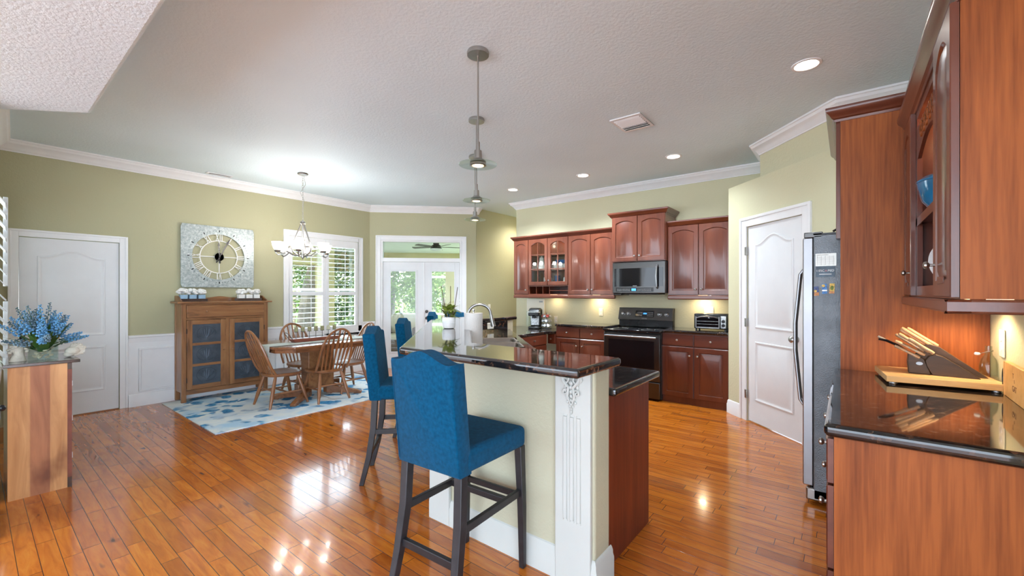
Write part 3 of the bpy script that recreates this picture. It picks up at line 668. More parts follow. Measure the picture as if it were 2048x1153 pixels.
# ================================================================== KITCHEN CABINETS
CC = [(0, 0), (.006, 0), (.010, .012), (.020, .018), (.030, .036), (.045, .050), (.050, .062), (.050, .075), (0, .075)]
def cabinet_crown(par, x0, x1, z, d, left=True, right=True, pr=CC):
    b = MB(); path = ([(x0, d)] if left else [])+[(x0, 0), (x1, 0)]+([(x1, d)] if right else [])
    sweep(b, path, [(o, z+h) for o, h in pr]); return b.build('crown_moulding', 'cherryx', par, smooth=25)
def shell(par, w, d, z0, z1, back=True, name='body', mat='cherry', shelves=()):
    """open-fronted carcass"""
    b = MB(); t = .018
    b.box(0, .0, z0, t, d, z1); b.box(w-t, 0, z0, w, d, z1); b.box(t, 0, z0, w-t, d, z0+t); b.box(t, 0, z1-t, w-t, d, z1); b.box(t, d-.01, z0+t, w-t, d, z1-t)
    for z in shelves: b.box(t, .02, z, w-t, d-.01, z+.015)
    return b.build(name, mat, par)
def wall_cab(lab, x0, x1, z0, z1, y, doors, rail=True, cl=False, cr=False, crz=None, arch=.05, knz=.075, group=None):
    w = x1-x0; d = 5.915-y
    t = thing('wall_cabinet', lab, 'kitchen cabinet', (x0, y, 0), 0)
    MB().box(0, 0, z0, w, d, z1).build('body', 'cherry', t)
    dw = w/len(doors)
    for i, sd in enumerate(doors):
        b = panel_door(MB(), i*dw+.004, (i+1)*dw-.004, z0+.008, z1-.008, -.022, .021, .052, arch*.72)
        dr = b.build('door', 'cherry', t, smooth=30)
        kx = (i+1)*dw-.035 if sd == 'r' else i*dw+.035
        knob(dr, kx, z0+knz, -.022)
    cabinet_crown(t, -.0, w, crz or z1-.015, d, cl, cr)
    if rail:
        b = MB(); b.box(0, -.03, z0-.055, w, .03, z0-.001); b.build('light_rail', 'cherryx', t, bv=.012, seg=3)
    return t
YU = 5.60; ZB = 1.337; ZT = 2.225
wall_cab('narrow single-door cherry wall cabinet at the left end of the row', -4.343, -4.048, ZB, ZT, YU, ['r'], cl=True)
# glass-door cabinet with cubbies
w = .738; t = thing('glass_cabinet', 'cherry wall cabinet with two glass doors and pigeonholes below', 'kitchen cabinet', (-4.047, YU, 0)); d = 5.915-YU
shell(t, w, d, 1.478, ZT, shelves=(1.72, 1.955))
cabinet_crown(t, 0, w, ZT-.015, d, False, False)
b = MB()
b.box(0, 0, ZB, .014, d, 1.478); b.box(w-.014, 0, ZB, w, d, 1.478); b.box(.014, 0, ZB, w-.014, d, ZB+.012); b.box(.014, 0, 1.466, w-.014, d, 1.478); b.box(.014, d-.01, ZB+.012, w-.014, d, 1.466)
for k in (1, 2, 3): b.box(.014+.125*k, 0, ZB+.012, .022+.125*k, d-.01, 1.466)
b.box(.395, 0, 1.398, w-.014, d-.01, 1.406); b.build('pigeonholes', 'cherryx', t)
for i in range(2):
    x0, x1 = i*w/2+.004, (i+1)*w/2-.004
    dr = panel_door(MB(), x0, x1, 1.486, ZT-.008, -.022, .021, .05, .05, hole=True).build('glass_door', 'cherry', t, smooth=30)
    b = MB(); xm = (x0+x1)/2; b.box(xm-.006, -.02, 1.53, xm+.006, -.006, ZT-.06)
    for z in (1.735, 1.965): b.box(x0+.05, -.02, z, x1-.05, -.006, z+.012)
    b.build('muntins', 'cherry', dr); MB().box(x0+.05, -.006, 1.532, x1-.05, -.003, ZT-.06).build('pane', 'glass', dr)
    knob(dr, x1-.03 if i == 0 else x0+.03, 1.56, -.022)
MB().box(0, -.03, ZB-.055, w, .03, ZB-.001).build('light_rail', 'cherryx', t, bv=.012, seg=3)
for x in (.18, .56): MB().lathe([(.03, 0), (.035, -.006), (.03, -.012), (.0005, -.012)], (x, .14, ZT-.018), 16).build('puck_light', 'canglow', t)
lamp('POINT', 'cabinet_puck', (-4.047+.56, YU+.14, ZT-.06), 3.2, (1, .66, .34), shadow_soft_size=.02)
lamp('POINT', 'cabinet_puck', (-4.047+.18, YU+.14, ZT-.08), .5, (1, .8, .6), shadow_soft_size=.02)
gx = -4.047
def topz(z): return z+.0155
# crockery inside
def jar(name, lab, cat, x, y, z, prof, mat, n=20, group=None):
    t = MB().lathe(prof, n=n).build(name, mat, None, loc=(x, y, z)); return tag(t, lab, cat, group)
jar('pitcher', 'tall white tapering pitcher on the middle shelf of the glass cabinet', 'pitcher', gx+.16, YU+.13, topz(1.72), [(.05, 0), (.055, .01), (.036, .19), (.034, .2), (.01, .205), (.014, .23), (.0005, .24)], 'white')
jar('sugar_bowl', 'small white sugar bowl beside the tall pitcher in the glass cabinet', 'bowl', gx+.27, YU+.12, topz(1.72), [(.03, 0), (.045, .03), (.045, .075), (.03, .085), (.008, .09), (.0005, .1)], 'white')
for k, x in enumerate((.43, .52, .61, .69)): jar('cup', 'white cup in the row under the blue dish in the glass cabinet', 'cup', gx+x, YU+.13, topz(1.72), [(.02, 0), (.036, .02), (.04, .085), (.036, .085), (.03, .03), (.0005, .02)], 'white', group='white cups in the glass cabinet')
t = MB().lathe([(.05, 0), (.12, .01), (.145, .055), (.138, .055), (.11, .018), (.0005, .012)], n=28).build('serving_dish', 'bluecloth', None, loc=(gx+.56, YU+.16, topz(1.72)+.0855)); tag(t, 'wide dark blue serving dish stacked on the white cups in the glass cabinet', 'dish')
jar('stemmed_glass', 'clear stemmed glass at the lower left of the glass cabinet', 'glass', gx+.09, YU+.12, 1.4965, [(.03, 0), (.003, .006), (.003, .07), (.03, .10), (.034, .16), (.032, .16), (.0005, .10)], 'vglass')
t = MB().box(-.055, -.05, 0, .055, .05, .12).build('canister', 'white', None, bv=.01, loc=(gx+.27, YU+.15, 1.4965)); tag(t, 'square white canister at the lower shelf of the left glass door', 'canister')
jar('blue_glass', 'dark blue glass tumbler behind the right glass door, lower shelf', 'glass', gx+.45, YU+.14, 1.4965, [(.035, 0), (.045, .14), (.042, .14), (.03, .01), (.0005, .008)], 'bluecloth')
jar('sugar_canister', 'round white lidded jar at the lower right of the glass cabinet', 'jar', gx+.62, YU+.15, 1.4965, [(.05, 0), (.058, .01), (.058, .10), (.05, .115), (.012, .12), (.0005, .13)], 'white')

wall_cab('two-door cherry wall cabinet between the glass cabinet and the microwave', -3.308, -2.556, ZB, ZT, YU, ['r', 'l'])
wall_cab('taller projecting two-door cherry cabinet above the microwave', -2.553, -1.826, 1.785, 2.40, 5.50, ['r', 'l'], rail=False, cl=True, cr=True, arch=.045, crz=2.385)
wall_cab('two-door cherry wall cabinet to the right of the microwave', -1.823, -1.070, ZB, ZT, YU, ['r', 'l'])

def drawer_front(par, x0, x1, z0, z1, y=-.022, name='drawer', kn=True):
    d_ = panel_door(MB(), x0, x1, z0, z1, y, .021, .012, 0, raised=False, N=2)
    b = MB(); b.box(x0, y+.004, z0, x1, y+.021, z1)
    o = [outline(x0, x1, z0, z1, 0, y+.006, 0, 2), outline(x0, x1, z0, z1, .008, y, 0, 2)]
    base = len(b.v); b.rings(o); n = len(o[0]); b.f.append(tuple(base+n+k for k in range(n)))
    dr = b.build(name, 'cherryx', par)
    if kn: knob(dr, (x0+x1)/2, (z0+z1)/2, y)
    return dr
def base_cab(lab, x0, x1, z=.866):
    w = x1-x0; t = thing('base_cabinet', lab, 'kitchen cabinet', (x0, 5.43, 0))
    MB().box(0, 0, .0, w, .48, z).build('body', 'cherry', t)
    for i in range(2):
        a, c = i*w/2+.006, (i+1)*w/2-.006
        drawer_front(t, a, c, .715, z-.012)
        dr = panel_door(MB(), a, c, .085, .70, -.022, .021, .055, 0).build('door', 'cherry', t, smooth=30)
        knob(dr, c-.04 if i == 0 else a+.04, .60, -.022)
    return t
base_cab('two-door two-drawer cherry base cabinet left of the range', -3.417, -2.612)
base_cab('two-door two-drawer cherry base cabinet under the toaster oven, right of the range', -1.842, -1.072)
def counter(name, lab, poly, z0, z1, bv=.014):
    o = MB().prism(poly, z0, z1).build(name, 'granite', None, bv=bv, seg=4, smooth=0)
    for p in o.data.polygons: p.use_smooth = False
    return tag(o, lab, 'countertop')
counter('countertop', 'dark granite countertop left of the range', [(-3.43, 5.395), (-2.607, 5.395), (-2.607, 5.917), (-3.43, 5.917)], .868, .906)
counter('countertop', 'dark granite countertop under the toaster oven', [(-1.832, 5.395), (-1.069, 5.395), (-1.069, 5.917), (-1.832, 5.917)], .868, .906)
# desk-height corner counter
counter('desk_countertop', 'low granite desk top in the corner holding the coffee maker', [(-4.50, 4.62), (-3.52, 4.62), (-3.52, 5.30), (-3.42, 5.40), (-3.435, 5.40), (-3.435, 5.917), (-4.50, 5.917)], .752, .79, .012)
t = thing('desk_cabinet', 'cherry desk drawer unit below the coffee maker counter', 'kitchen cabinet', (-3.545, 4.64, 0), R(90))
MB().box(0, 0, 0, .70, .5, .75).build('body', 'cherry', t)
for a, c in ((.01, .69),):
    for z0, z1 in ((.60, .745), (.42, .59), (.05, .41)): drawer_front(t, a, c, z0, z1)
t = thing('desk_cabinet', 'single shallow cherry drawer under the desk top beside the base cabinet', 'drawer', (-3.545, 5.43, 0))
MB().box(-.02, 0, .60, .126, .40, .751).build('body', 'cherry', t); drawer_front(t, -.015, .122, .605, .745)
# outlets
def plate(lab, loc, rz, w=.07, h=.115, name='outlet_plate', duplex=True, n=1):
    t = thing(name, lab, 'outlet', loc, rz)
    MB().box(-w/2, -.006, -h/2, w/2, 0, h/2).build('cover', 'ivory', t, bv=.003)
    for k in range(n):
        xx = (k-(n-1)/2)*w/n
        if duplex:
            for s in (-1, 1): MB().lathe([(.015, -.006), (.014, -.009), (.0005, -.009)], (xx, 0, s*.022), 14, 'y').build('socket', 'white', t)
        else: MB().box(xx-.014, -.010, -.032, xx+.014, -.006, .032).build('rocker', 'white', t, bv=.002)
    return t
plate('outlet cover on the wall under the two-door cabinet, left of the range', (-2.93, 5.918, 1.075), 0)
plate('outlet cover on the wall right of the coffee pod carousel', (-3.735, 5.918, .93), 0)
plate('outlet cover on the wall just above the toaster oven', (-1.405, 5.918, 1.13), 0, .115, .115, n=2)
plate('outlet cover in the kneehole below the desk drawer', (-3.47, 5.918, .42), 0)
plate('light switch cover on the hall wall behind the faucet', (-5.388, 6.154, 1.09), R(90), duplex=False, name='switch_plate')
plate('outlet cover on the right wall behind the glass bottle', (.578, 3.01, 1.13), R(-90), .08, .13)
t = thing('electrical_panel', 'flat cream breaker panel door on the wall behind the coffee maker', 'panel', (-4.31, 5.918, .98)); MB().box(0, -.02, 0, .36, 0, .285).build('door', 'ivory', t, bv=.004)
MB().box(.26, -.024, .225, .33, -.02, .25).build('latch', 'nickel', t)

# ---------------------------------------------------------------- range
t = thing('range', 'dark stainless freestanding electric range between the base cabinets', 'stove', (-2.604, 5.33, 0)); w = .77
MB().box(0, .03, .02, w, .57, .862).build('body', 'black', t)
MB().box(.005, 0, .245, w-.005, .03, .838).build('oven_door', 'dsteel', t, bv=.006)
MB().box(.075, -.004, .40, w-.075, .001, .752).build('oven_window', 'blackglass', t)
MB().box(.005, 0, .03, w-.005, .03, .232).build('drawer', 'dsteel', t, bv=.006)
b = MB(); b.cyl((.04, -.045, .80), (w-.04, -.045, .80), .011, n=12); b.cyl((.06, -.045, .80), (.06, 0, .80), .008); b.cyl((w-.06, -.045, .80), (w-.06, 0, .80), .008); b.build('handle', 'steel', t)
MB().box(-.003, -.02, .862, w+.003, .50, .884).build('cooktop', 'blackglass', t, bv=.006)
for x, y, r in ((.19, .12, .10), (.57, .12, .085), (.19, .36, .075), (.57, .36, .10)):
    MB().lathe([(r-.002, .8842), (r, .8846), (r+.002, .8842)], (x, y, 0), 32).build('burner_ring', 'button', t)
MB().box(.0, .50, .884, w, .585, 1.0).build('riser', 'black', t, bv=.01)
b = MB(); b.prism([(.47, .985), (.49, .985), (.585, .99), (.585, 1.155), (.515, 1.155)], 0, w, 'x'); b.build('control_panel', 'dsteel', t, bv=.005)
pm4 = Matrix.Translation((0, .470, .985)) @ Matrix.Rotation(R(-15), 4, 'X')   # panel slope frame
def onp(b): b.T = pm4; return b
onp(MB()).box(.255, -.003, .045, .515, .002, .135).build('display', 'blackglass', t)
onp(MB()).box(.365, -.0045, .085, .415, -.002, .105).build('clock', 'lcd', t)
b = onp(MB())
for i in range(5):
    for j in range(3):
        b.box(.272+i*.017, -.0045, .06+j*.022, .282+i*.017, -.0028, .067+j*.022); b.box(.425+i*.017, -.0045, .06+j*.022, .433+i*.017, -.0028, .067+j*.022)
b.build('buttons', 'button', t)
for x in (.075, .155, .595, .69):
    onp(MB()).lathe([(.029, 0), (.029, -.005), (.023, -.008), (.021, -.028), (.016, -.031), (.0005, -.031)], (x, 0, .09), 20, 'y').build('knob', 'steel', t)
text('brand_text', 'SAMSUNG', .016, 'button', t, pm4 @ Matrix.Translation((.385, -.001, .022)) @ FR)
# ---------------------------------------------------------------- microwave
t = thing('microwave', 'stainless over-the-range microwave under the tall wall cabinet', 'microwave', (-2.550, 5.50, 1.362)); w = .724; h = .418
MB().box(0, .03, 0, w, .40, h).build('body', 'black', t)
MB().box(0, 0, .0, w, .03, h).build('front_frame', 'dsteel', t, bv=.006)
MB().box(.03, -.004, .09, .555, .001, .335).build('door_window', 'blackglass', t); MB().box(.555, -.004, .09, w-.03, .001, .335).build('window_end', 'blackglass', t)
MB().box(.05, -.0035, .02, .57, .001, .075).build('control_strip', 'black', t); MB().box(.275, -.005, .032, .335, -.003, .062).build('clock', 'lcd', t)
b = MB()
for i in range(9):
    for j in range(2): b.box(.07+i*.021, -.005, .033+j*.018, .082+i*.021, -.003, .037+j*.018); b.box(.36+i*.021, -.005, .033+j*.018, .37+i*.021, -.003, .037+j*.018)
b.build('buttons', 'button', t)
b = MB(); b.tube([(.622, -.002, .365), (.622, -.03, .345), (.618, -.045, .22), (.622, -.03, .085), (.622, -.002, .065)], .012, 10); b.build('handle', 'steel', t)
text('brand_text', 'SAMSUNG', .012, 'button', t, Matrix.Translation((.32, -.004, .098)) @ FR)
b = MB(); b.box(.0, .02, -.03, .12, .30, -.001); b.box(.14, .05, -.02, w-.1, .3, -.001); b.build('vent_underside', 'black', t, bv=.008)

# under cabinet lights (real strips below the wall cabinets)
for x, e in ((-2.95, 1.2), (-1.45, 1.4), (-3.7, .5)):
    t = MB().box(-.05, -.03, -.012, .05, .03, 0).build('puck_light', 'warmglow', None, loc=(x, 5.80, ZB-.0005)); tag(t, 'small warm light under the wall cabinets at x of its cabinet' if 0 else {-2.95: 'small warm light under the cabinet left of the microwave', -1.45: 'small warm light under the cabinet right of the microwave', -3.7: 'small warm light under the glass-door cabinet'}[x], 'light')
    lamp('AREA', 'under_cabinet', (x, 5.80, ZB-.03), e, (1, .78, .5), shape='DISK', size=.06)

# ================================================================== BAR / PENINSULA
b = MB(); zt = 1.022
b.prism([(-.900, 1.755), (-2.0, 1.755), (-3.77, 3.525), (-3.77, 4.29), (-3.35, 4.29), (-3.35, 3.325), (-1.935, 1.91), (-.900, 1.91)], 0, zt)
t = b.build('wall_bar', 'bar', None, bv=.012, seg=2, smooth=0); struct(t)
BPOLY = [(-.835, 1.485), (-1.97, 1.485), (-3.765, 3.28), (-3.80, 4.36), (-3.335, 4.36), (-3.335, 3.445), (-1.80, 1.91), (-1.79, 1.902), (-.835, 1.902)]
counter('bar_countertop', 'raised dark granite bar top wrapping round the peninsula', BPOLY, zt+.002, 1.065, .016)
b = MB(); sweep(b, [(-.9, 1.92), (-.9, 1.755), (-2.0, 1.755), (-3.77, 3.525), (-3.77, 4.29)], [(o*1.0, z) for o, z in BASE], side=-1); struct(b.build('baseboard_bar', 'cream', smooth=25))
b = MB(); b.box(-3.349, 3.40, .907, -3.335, 4.16, 1.022)
t = b.build('backsplash', 'granite', None, bv=.002); tag(t, 'dark granite backsplash under the far end of the raised bar', 'backsplash')
plate('outlet cover on the dark granite backsplash behind the sink', (-3.334, 3.83, .975), R(90), .115, .075)
def pilaster(lab, x0, x1, y, dx=.0):
    t = thing('pilaster', lab, 'pilaster', ((x0+x1)/2, y, 0)); w = (x1-x0)/2
    b = MB(); b.box(-w, -.022, 0, w, 0, zt-.002); b.build('post', 'cream', t, bv=.004)
    for k in (-1, 0, 1):
        b = MB(); xx = k*.036; b.box(xx-.012, -.0245, .30, xx-.009, -.021, .80); b.box(xx+.009, -.0245, .30, xx+.012, -.021, .80); b.box(xx-.009, -.028, .31, xx+.009, -.021, .79)
        b.build('flute', 'cream', t, bv=.003)
    # carved acanthus
    b = MB(); rr = random.Random(3)
    def swirl(cx_, cz_, r, s, turns=1.4, th=.006):
        pts = []
        for i in range(22):
            a = i/21*turns*2*pi; q = r*(1-i/26); pts.append((cx_+s*q*cos(a), -.028-.006*sin(i/21*pi), cz_+q*sin(a)))
        b.tube(pts, [th*(1-.5*i/21) for i in range(22)], 6)
    for s in (-1, 1):
        swirl(s*.030, .965, .024, s); swirl(s*.030, .905, .017, -s, 1.2, .005); b.tube([(s*.052, -.028, 1.0), (s*.040, -.036, .96), (s*.012, -.034, .93), (s*.018, -.034, .89), (s*.004, -.03, .85)], [.007, .008, .007, .006, .003], 6)
        for i in range(9):
            z = .985-i*.018; x = s*(.046-.0045*i+.006*sin(i*2)); b.ball((x, -.026, z), .010-.0005*i, 6, (1, .8, 1.2))
    for i in range(7): b.ball((0, -.030, .95-i*.020), .011-.001*i, 6, (1, .9, 1.1))
    b.ball((0, -.028, .815), .006, 6, (1, 1, 1.8)); b.build('carved_appliques', 'cream', t)
    return t
pilaster('fluted cream pilaster with carved leaf at the near right corner of the bar', -1.10, -.912, 1.755)
pilaster('fluted cream pilaster behind the nearest stool at the bar corner', -2.0, -1.83, 1.755)
# lower cabinets behind the bar, with finished end panel
t = thing('sink_cabinet', 'dark cherry peninsula cabinet with a plain end panel below the raised bar', 'kitchen cabinet', (0, 0, 0))
MB().prism([(-.955, 1.912), (-1.932, 1.912), (-3.347, 3.327), (-3.347, 4.20), (-1.67, 2.505), (-.955, 2.505)], .0, .866).build('body', 'cherry', t)
MB().box(-.955, 1.912, 0, -.930, 2.505, .866).build('end_panel', 'endpanel', t, bv=.002)
counter('sink_countertop', 'lower dark granite countertop behind the raised bar, holding the sink', [(-.87, 1.912), (-1.934, 1.912), (-3.348, 3.326), (-3.348, 4.228), (-1.65, 2.53), (-.87, 2.53)], .868, .908, .014)
# cut the sink opening
su = Vector((-SQ, SQ, 0)); sv = Vector((SQ, SQ, 0)); sc_ = Vector((-2.53, 3.03, 0))
def loc45(b, z=0): b.T = Matrix.Translation((sc_.x, sc_.y, z)) @ Matrix.Rotation(R(-45), 4, 'Z'); return b
cutb = loc45(MB()).box(-.385, -.19, .60, .385, .19, 1.0).build('cutter', 'steel')
for nm in ('sink_countertop',):
    o = bpy.data.objects[nm]; q = o.modifiers.new('cut', 'BOOLEAN'); q.operation = 'DIFFERENCE'; q.object = cutb; q.solver = 'EXACT'
    bpy.context.view_layer.objects.active = o
cab = [c for c in COL.objects if c.name.startswith('body') and c.parent == t][0]
q = cab.modifiers.new('cut', 'BOOLEAN'); q.operation = 'DIFFERENCE'; q.object = cutb; q.solver = 'EXACT'
dg = bpy.context.evaluated_depsgraph_get()
for o in (bpy.data.objects['sink_countertop'], cab):
    me = bpy.data.meshes.new_from_object(o.evaluated_get(dg)); o.modifiers.clear(); o.data = me
bpy.data.objects.remove(cutb)
t = thing('kitchen_sink', 'double bowl stainless steel sink in the angled counter', 'sink', (sc_.x, sc_.y, 0), R(-45))
for x0, x1 in ((-.38, -.012), (.012, .38)):
    b = MB(); a = .185
    def rr_(x0, x1, y0, y1, r, z, n=5):
        pts = []
        for cx2, cy2, a0 in ((x1-r, y1-r, 0), (x0+r, y1-r, 90), (x0+r, y0+r, 180), (x1-r, y0+r, 270)):
            for i in range(n+1): q = R(a0+90*i/n); pts.append((cx2+r*cos(q), cy2+r*sin(q), z))
        return pts
    outs = [rr_(x0, x1, -a, a, .04, .912), rr_(x0+.012, x1-.012, -a+.012, a-.012, .035, .912), rr_(x0+.02, x1-.02, -a+.02, a-.02, .03, .90), rr_(x0+.03, x1-.03, -a+.03, a-.03, .04, .72)]
    base = len(b.v); b.rings(outs); n = len(outs[0]); b.f.append(tuple(base+3*n+k for k in range(n)))
    b.build('bowl', 'sinksteel', t)
    MB().lathe([(.03, .7225), (.0005, .7215)], ((x0+x1)/2, 0, 0), 16).build('drain', 'nickel', t)
fx, fy = -2.69, 2.79
t = thing('faucet', 'brushed nickel gooseneck pull-down kitchen faucet', 'faucet', (fx, fy, .908), R(45))
MB().lathe([(.028, 0), (.028, .012), (.02, .02), (.018, .12), (.016, .13)], n=18).build('base', 'nickel', t)
pts = [(0, 0, .12)]+[(0, 0, .2), (0, 0, .27)]+[(.10-.10*cos(R(a)), 0, .27+.085*sin(R(a))) for a in range(15, 166, 15)]+[(.205, 0, .25)]
MB().tube(pts, .0125, 12).build('neck', 'nickel', t)
MB().cyl((.203, 0, .262), (.225, 0, .155), .015, .022, 16).build('spray_head', 'nickel', t)
MB().tube([(0, -.02, .09), (0, -.05, .10), (.0, -.085, .13)], [.01, .008, .006], 8).build('lever', 'nickel', t)
# ================================================================== RIGHT WALL RUN (local x runs towards the camera)
YR0 = 3.24
t = thing('tall_cabinet', 'tall orange cherry end panel with crown beside the refrigerator', 'cabinet panel', (0, 0, 0))
MB().box(-.031, 3.24, .0, .578, 3.262, 2.432).build('panel', 'veneer', t)
MB().box(-.031, 3.262, 1.80, -.012, 4.255, 2.432).build('cabinet_face', 'cherry', t)
MB().box(-.010, 3.262, 1.80, .55, 4.25, 2.41).build('cabinet_box', 'cherry', t)
b = MB(); b.T = Matrix.Translation((-.031, 4.24, 0)) @ Matrix.Rotation(R(-90), 4, 'Z')
panel_door(b, .01, .49, 1.70, 2.42, -.022, .021, .055, .05); dr = b.build('door', 'cherry', t, smooth=30)
b = MB(); b.T = Matrix.Translation((-.031, 4.24, 0)) @ Matrix.Rotation(R(-90), 4, 'Z')
panel_door(b, .50, .98, 1.70, 2.42, -.022, .021, .055, .05); dr = b.build('door', 'cherry', t, smooth=30)
b = MB(); b.T = Matrix.Translation((-.053, 0, 0)) ; b.lathe([(.005, 0), (.005, -.012), (.011, -.016), (.014, -.022), (.012, -.028), (.0005, -.0315)], (0, 3.70, 1.78), 14, 'x'); b.build('knob', 'nickel', dr)
b = MB(); sweep(b, [(-.053, 4.25), (-.053, 3.24), (.578, 3.24)], [(o*1.0, 2.40+h*1.05) for o, h in CC], side=1); b.build('crown_moulding', 'cherryx', t, smooth=25)
# lower cabinet
t = thing('base_cabinet', 'large orange cherry base cabinet at the right edge with a plain side panel', 'kitchen cabinet', (-.036, 3.238, 0), R(-90)); L = 1.368
MB().box(0, 0, 0, L-.003, .612, .866).build('body', 'cherry', t)
MB().box(L-.003, 0.0, 0, L, .612, .866).build('side_panel', 'veneer', t)
n = 3
for i in range(n):
    a, c = i*L/n+.004, (i+1)*L/n-.004
    for z0, z1 in ((.70, .855), (.40, .69), (.06, .39)):
        if i < n-1 and z1 < .69:
            continue
        drawer_front(t, a, c, z0, z1)
    if i < n-1:
        dr = panel_door(MB(), a, c, .06, .69, -.022, .021, .055, 0).build('door', 'cherry', t, smooth=30); knob(dr, c-.04, .60, -.022)
counter('countertop', 'dark brown granite countertop in the right foreground under the knife block', [(-.064, 3.238), (-.064, 1.838), (.578, 1.838), (.578, 3.238)], .868, .914, .018)
# upper cabinet
ZU0, ZU1 = 1.350, 2.275
t = thing('wall_cabinet', 'cherry wall cabinet in the right foreground with an open middle shelf', 'kitchen cabinet', (.272, 3.238, 0), R(-90)); w = 1.368; d = .304
MB().box(0, 0, ZU0, .31, d, ZU1).build('far_body', 'cherry', t)
MB().box(1.03, 0, ZU0, w-.003, d, ZU1).build('near_body', 'cherry', t)
MB().box(w-.003, 0.0, ZU0, w, d, ZU1).build('side_panel', 'veneer', t)
b = MB(); b.box(.31, 0, ZU0, 1.03, d, ZU0+.05); b.box(.31, 0, ZU1-.05, 1.03, d, ZU1); b.box(.31, d-.012, ZU0+.05, 1.03, d, ZU1-.05)
b.box(.31, .004, 1.715, 1.03, d-.012, 1.735); b.box(.31, 0, ZU0+.05, .35, .02, ZU1-.05); b.box(.99, 0, ZU0+.05, 1.03, .02, ZU1-.05); b.build('open_shelf', 'cherry', t)
b = MB(); b.box(.31, 0, 1.698, 1.03, .004, 1.738); b.build('shelf_edge', 'cherryx', t)
# fretwork valance
b = MB(); zv0, zv1 = 2.03, 2.186
N = 12; arc = [(.35+.64*i/N, zv0+.06*sin(pi*i/N)) for i in range(N+1)]
b.prism(arc+[(.99, zv1), (.35, zv1)], .002, .016, 'y'); b.build('valance', 'cherry', t)
for k in range(5):
    xx = .67+(k-2)*.085
    b = MB()
    for dx, dz in ((-.02, 0), (.02, 0), (0, .02), (0, -.02)): b.lathe([(.012, .003), (.019, .003), (.019, -.004), (.012, -.004), (.012, .003)], (xx+dx, 0, 2.135+dz), 16, 'y')
    b.build('pierced_rosette', 'veneer', t)
for a, c, kx in ((.002, .31, .275), (1.032, w-.006, 1.068)):
    dr = panel_door(MB(), a, c, ZU0+.006, ZU1-.008, -.022, .021, .055, .055).build('door', 'cherry', t, smooth=30); knob(dr, kx, 1.47 if a < 1 else 1.47, -.022)
    MB().box((a+c)/2-.06, -.024, 1.40, (a+c)/2+.06, -.021, 1.425).build('door_bumper', 'cherry', dr, bv=.003)
b = MB(); b.box(0, -.03, ZU0-.045, w+.012, .03, ZU0-.001); b.box(w-.03, -.03, ZU0-.045, w+.012, d, ZU0-.001); b.build('light_rail', 'cherryx', t, bv=.008, seg=3)
cabinet_crown(t, 0, w, ZU1-.012, d, False, True, [(o*1.0, h*1.0) for o, h in CC])
MB().lathe([(.03, 0), (.035, -.006), (.03, -.012), (.0005, -.012)], (.50, .15, ZU1-.0505), 16).build('puck_light', 'warmglow', t)
MB().lathe([(.03, 0), (.035, -.006), (.03, -.012), (.0005, -.012)], (.28, .16, ZU0-.0005), 16).build('puck_light', 'warmglow', t)
MB().lathe([(.03, 0), (.035, -.006), (.03, -.012), (.0005, -.012)], (.95, .16, ZU0-.0005), 16).build('puck_light', 'warmglow', t)
lamp('POINT', 'shelf_puck', (.42, 3.238-.50, 2.14), 1.5, (1, .72, .42), shadow_soft_size=.02)
lamp('SPOT', 'counter_puck', (.43, 3.238-.28, 1.32), 7.0, (1, .74, .45), spot_size=R(150), spot_blend=.5, shadow_soft_size=.025)
lamp('SPOT', 'counter_puck', (.43, 3.238-.95, 1.32), 6.0, (1, .74, .45), spot_size=R(150), spot_blend=.5, shadow_soft_size=.025)
# crockery on the open shelf
BS = 1.12
t = thing('lidded_bowl', 'glossy blue lidded bowl on the open shelf of the right cabinet', 'bowl', (.368, 2.735, 1.7365)); t.scale = (BS, BS, BS)
MB().lathe([(.05, 0), (.054, .006), (.085, .05), (.10, .11), (.102, .125), (.094, .125), (.0005, .12)], n=36).build('bowl', 'bluepotd', t)
MB().lathe([(.104, .126), (.103, .133), (.08, .15), (.03, .162), (.018, .165), (.018, .178), (.0005, .182)], n=36).build('lid', 'bluepotd', t)
b = MB().lathe([(.0005, 0), (.07, .002), (.105, .014), (.105, .018), (.07, .008), (.0005, .006)], (0, 0, 0), 36, 'y')
t = b.build('plate', 'white', None, loc=(.385, 2.60, 1.507)); t.rotation_euler = (0, 0, R(14)); tag(t, 'round white plate standing on edge in the lower open shelf', 'plate')

# ---------------------------------------------------------------- refrigerator
t = thing('refrigerator', 'tall stainless side-by-side refrigerator beside the pantry door', 'refrigerator', (-.172, 4.25, 0), R(-90)); L = .87
MB().box(0.0, 0, .03, L, .70, 1.742).build('cabinet', 'greysteel', t, bv=.006)
MB().box(0.0, .0, 1.742, L, .6, 1.752).build('top', 'black', t)
for x0, x1, hx in ((.003, .50, .46), (.508, L, .55)):
    b = MB(); n = 10; pl_ = [(x0, -.002)]+[(x0+(x1-x0)*i/n, -.055-.012*sin(pi*i/n)) for i in range(n+1)]+[(x1, -.002)]
    b.prism(pl_, .115, 1.725); dr = b.build('door', 'steel', t, bv=.004)
    MB().tube([(hx, -.062, 1.55), (hx, -.095, 1.50), (hx, -.125, 1.15), (hx, -.125, .95), (hx, -.095, .60), (hx, -.062, .55)], .013, 10, flat=.8).build('handle', 'steel', dr)
    MB().box(x0+.01 if x0 < .1 else x1-.09, -.05, 1.7255, x0+.09 if x0 < .1 else x1, .05, 1.762).build('hinge_cover', 'dsteel', t, bv=.005)
MB().box(.01, -.02, .03, L-.01, .0, .105).build('kick_plate', 'black', t, bv=.004)
MB().box(L-.05, -.04, .02, L, .10, .10).build('foot', 'nickel', t, bv=.01)
MB().tube([(L-.14, .10, 1.775), (L-.15, .14, 1.80), (L-.15, .20, 1.79), (L-.15, .24, 1.77)], .007, 8).build('hinge_wire', 'black', t)
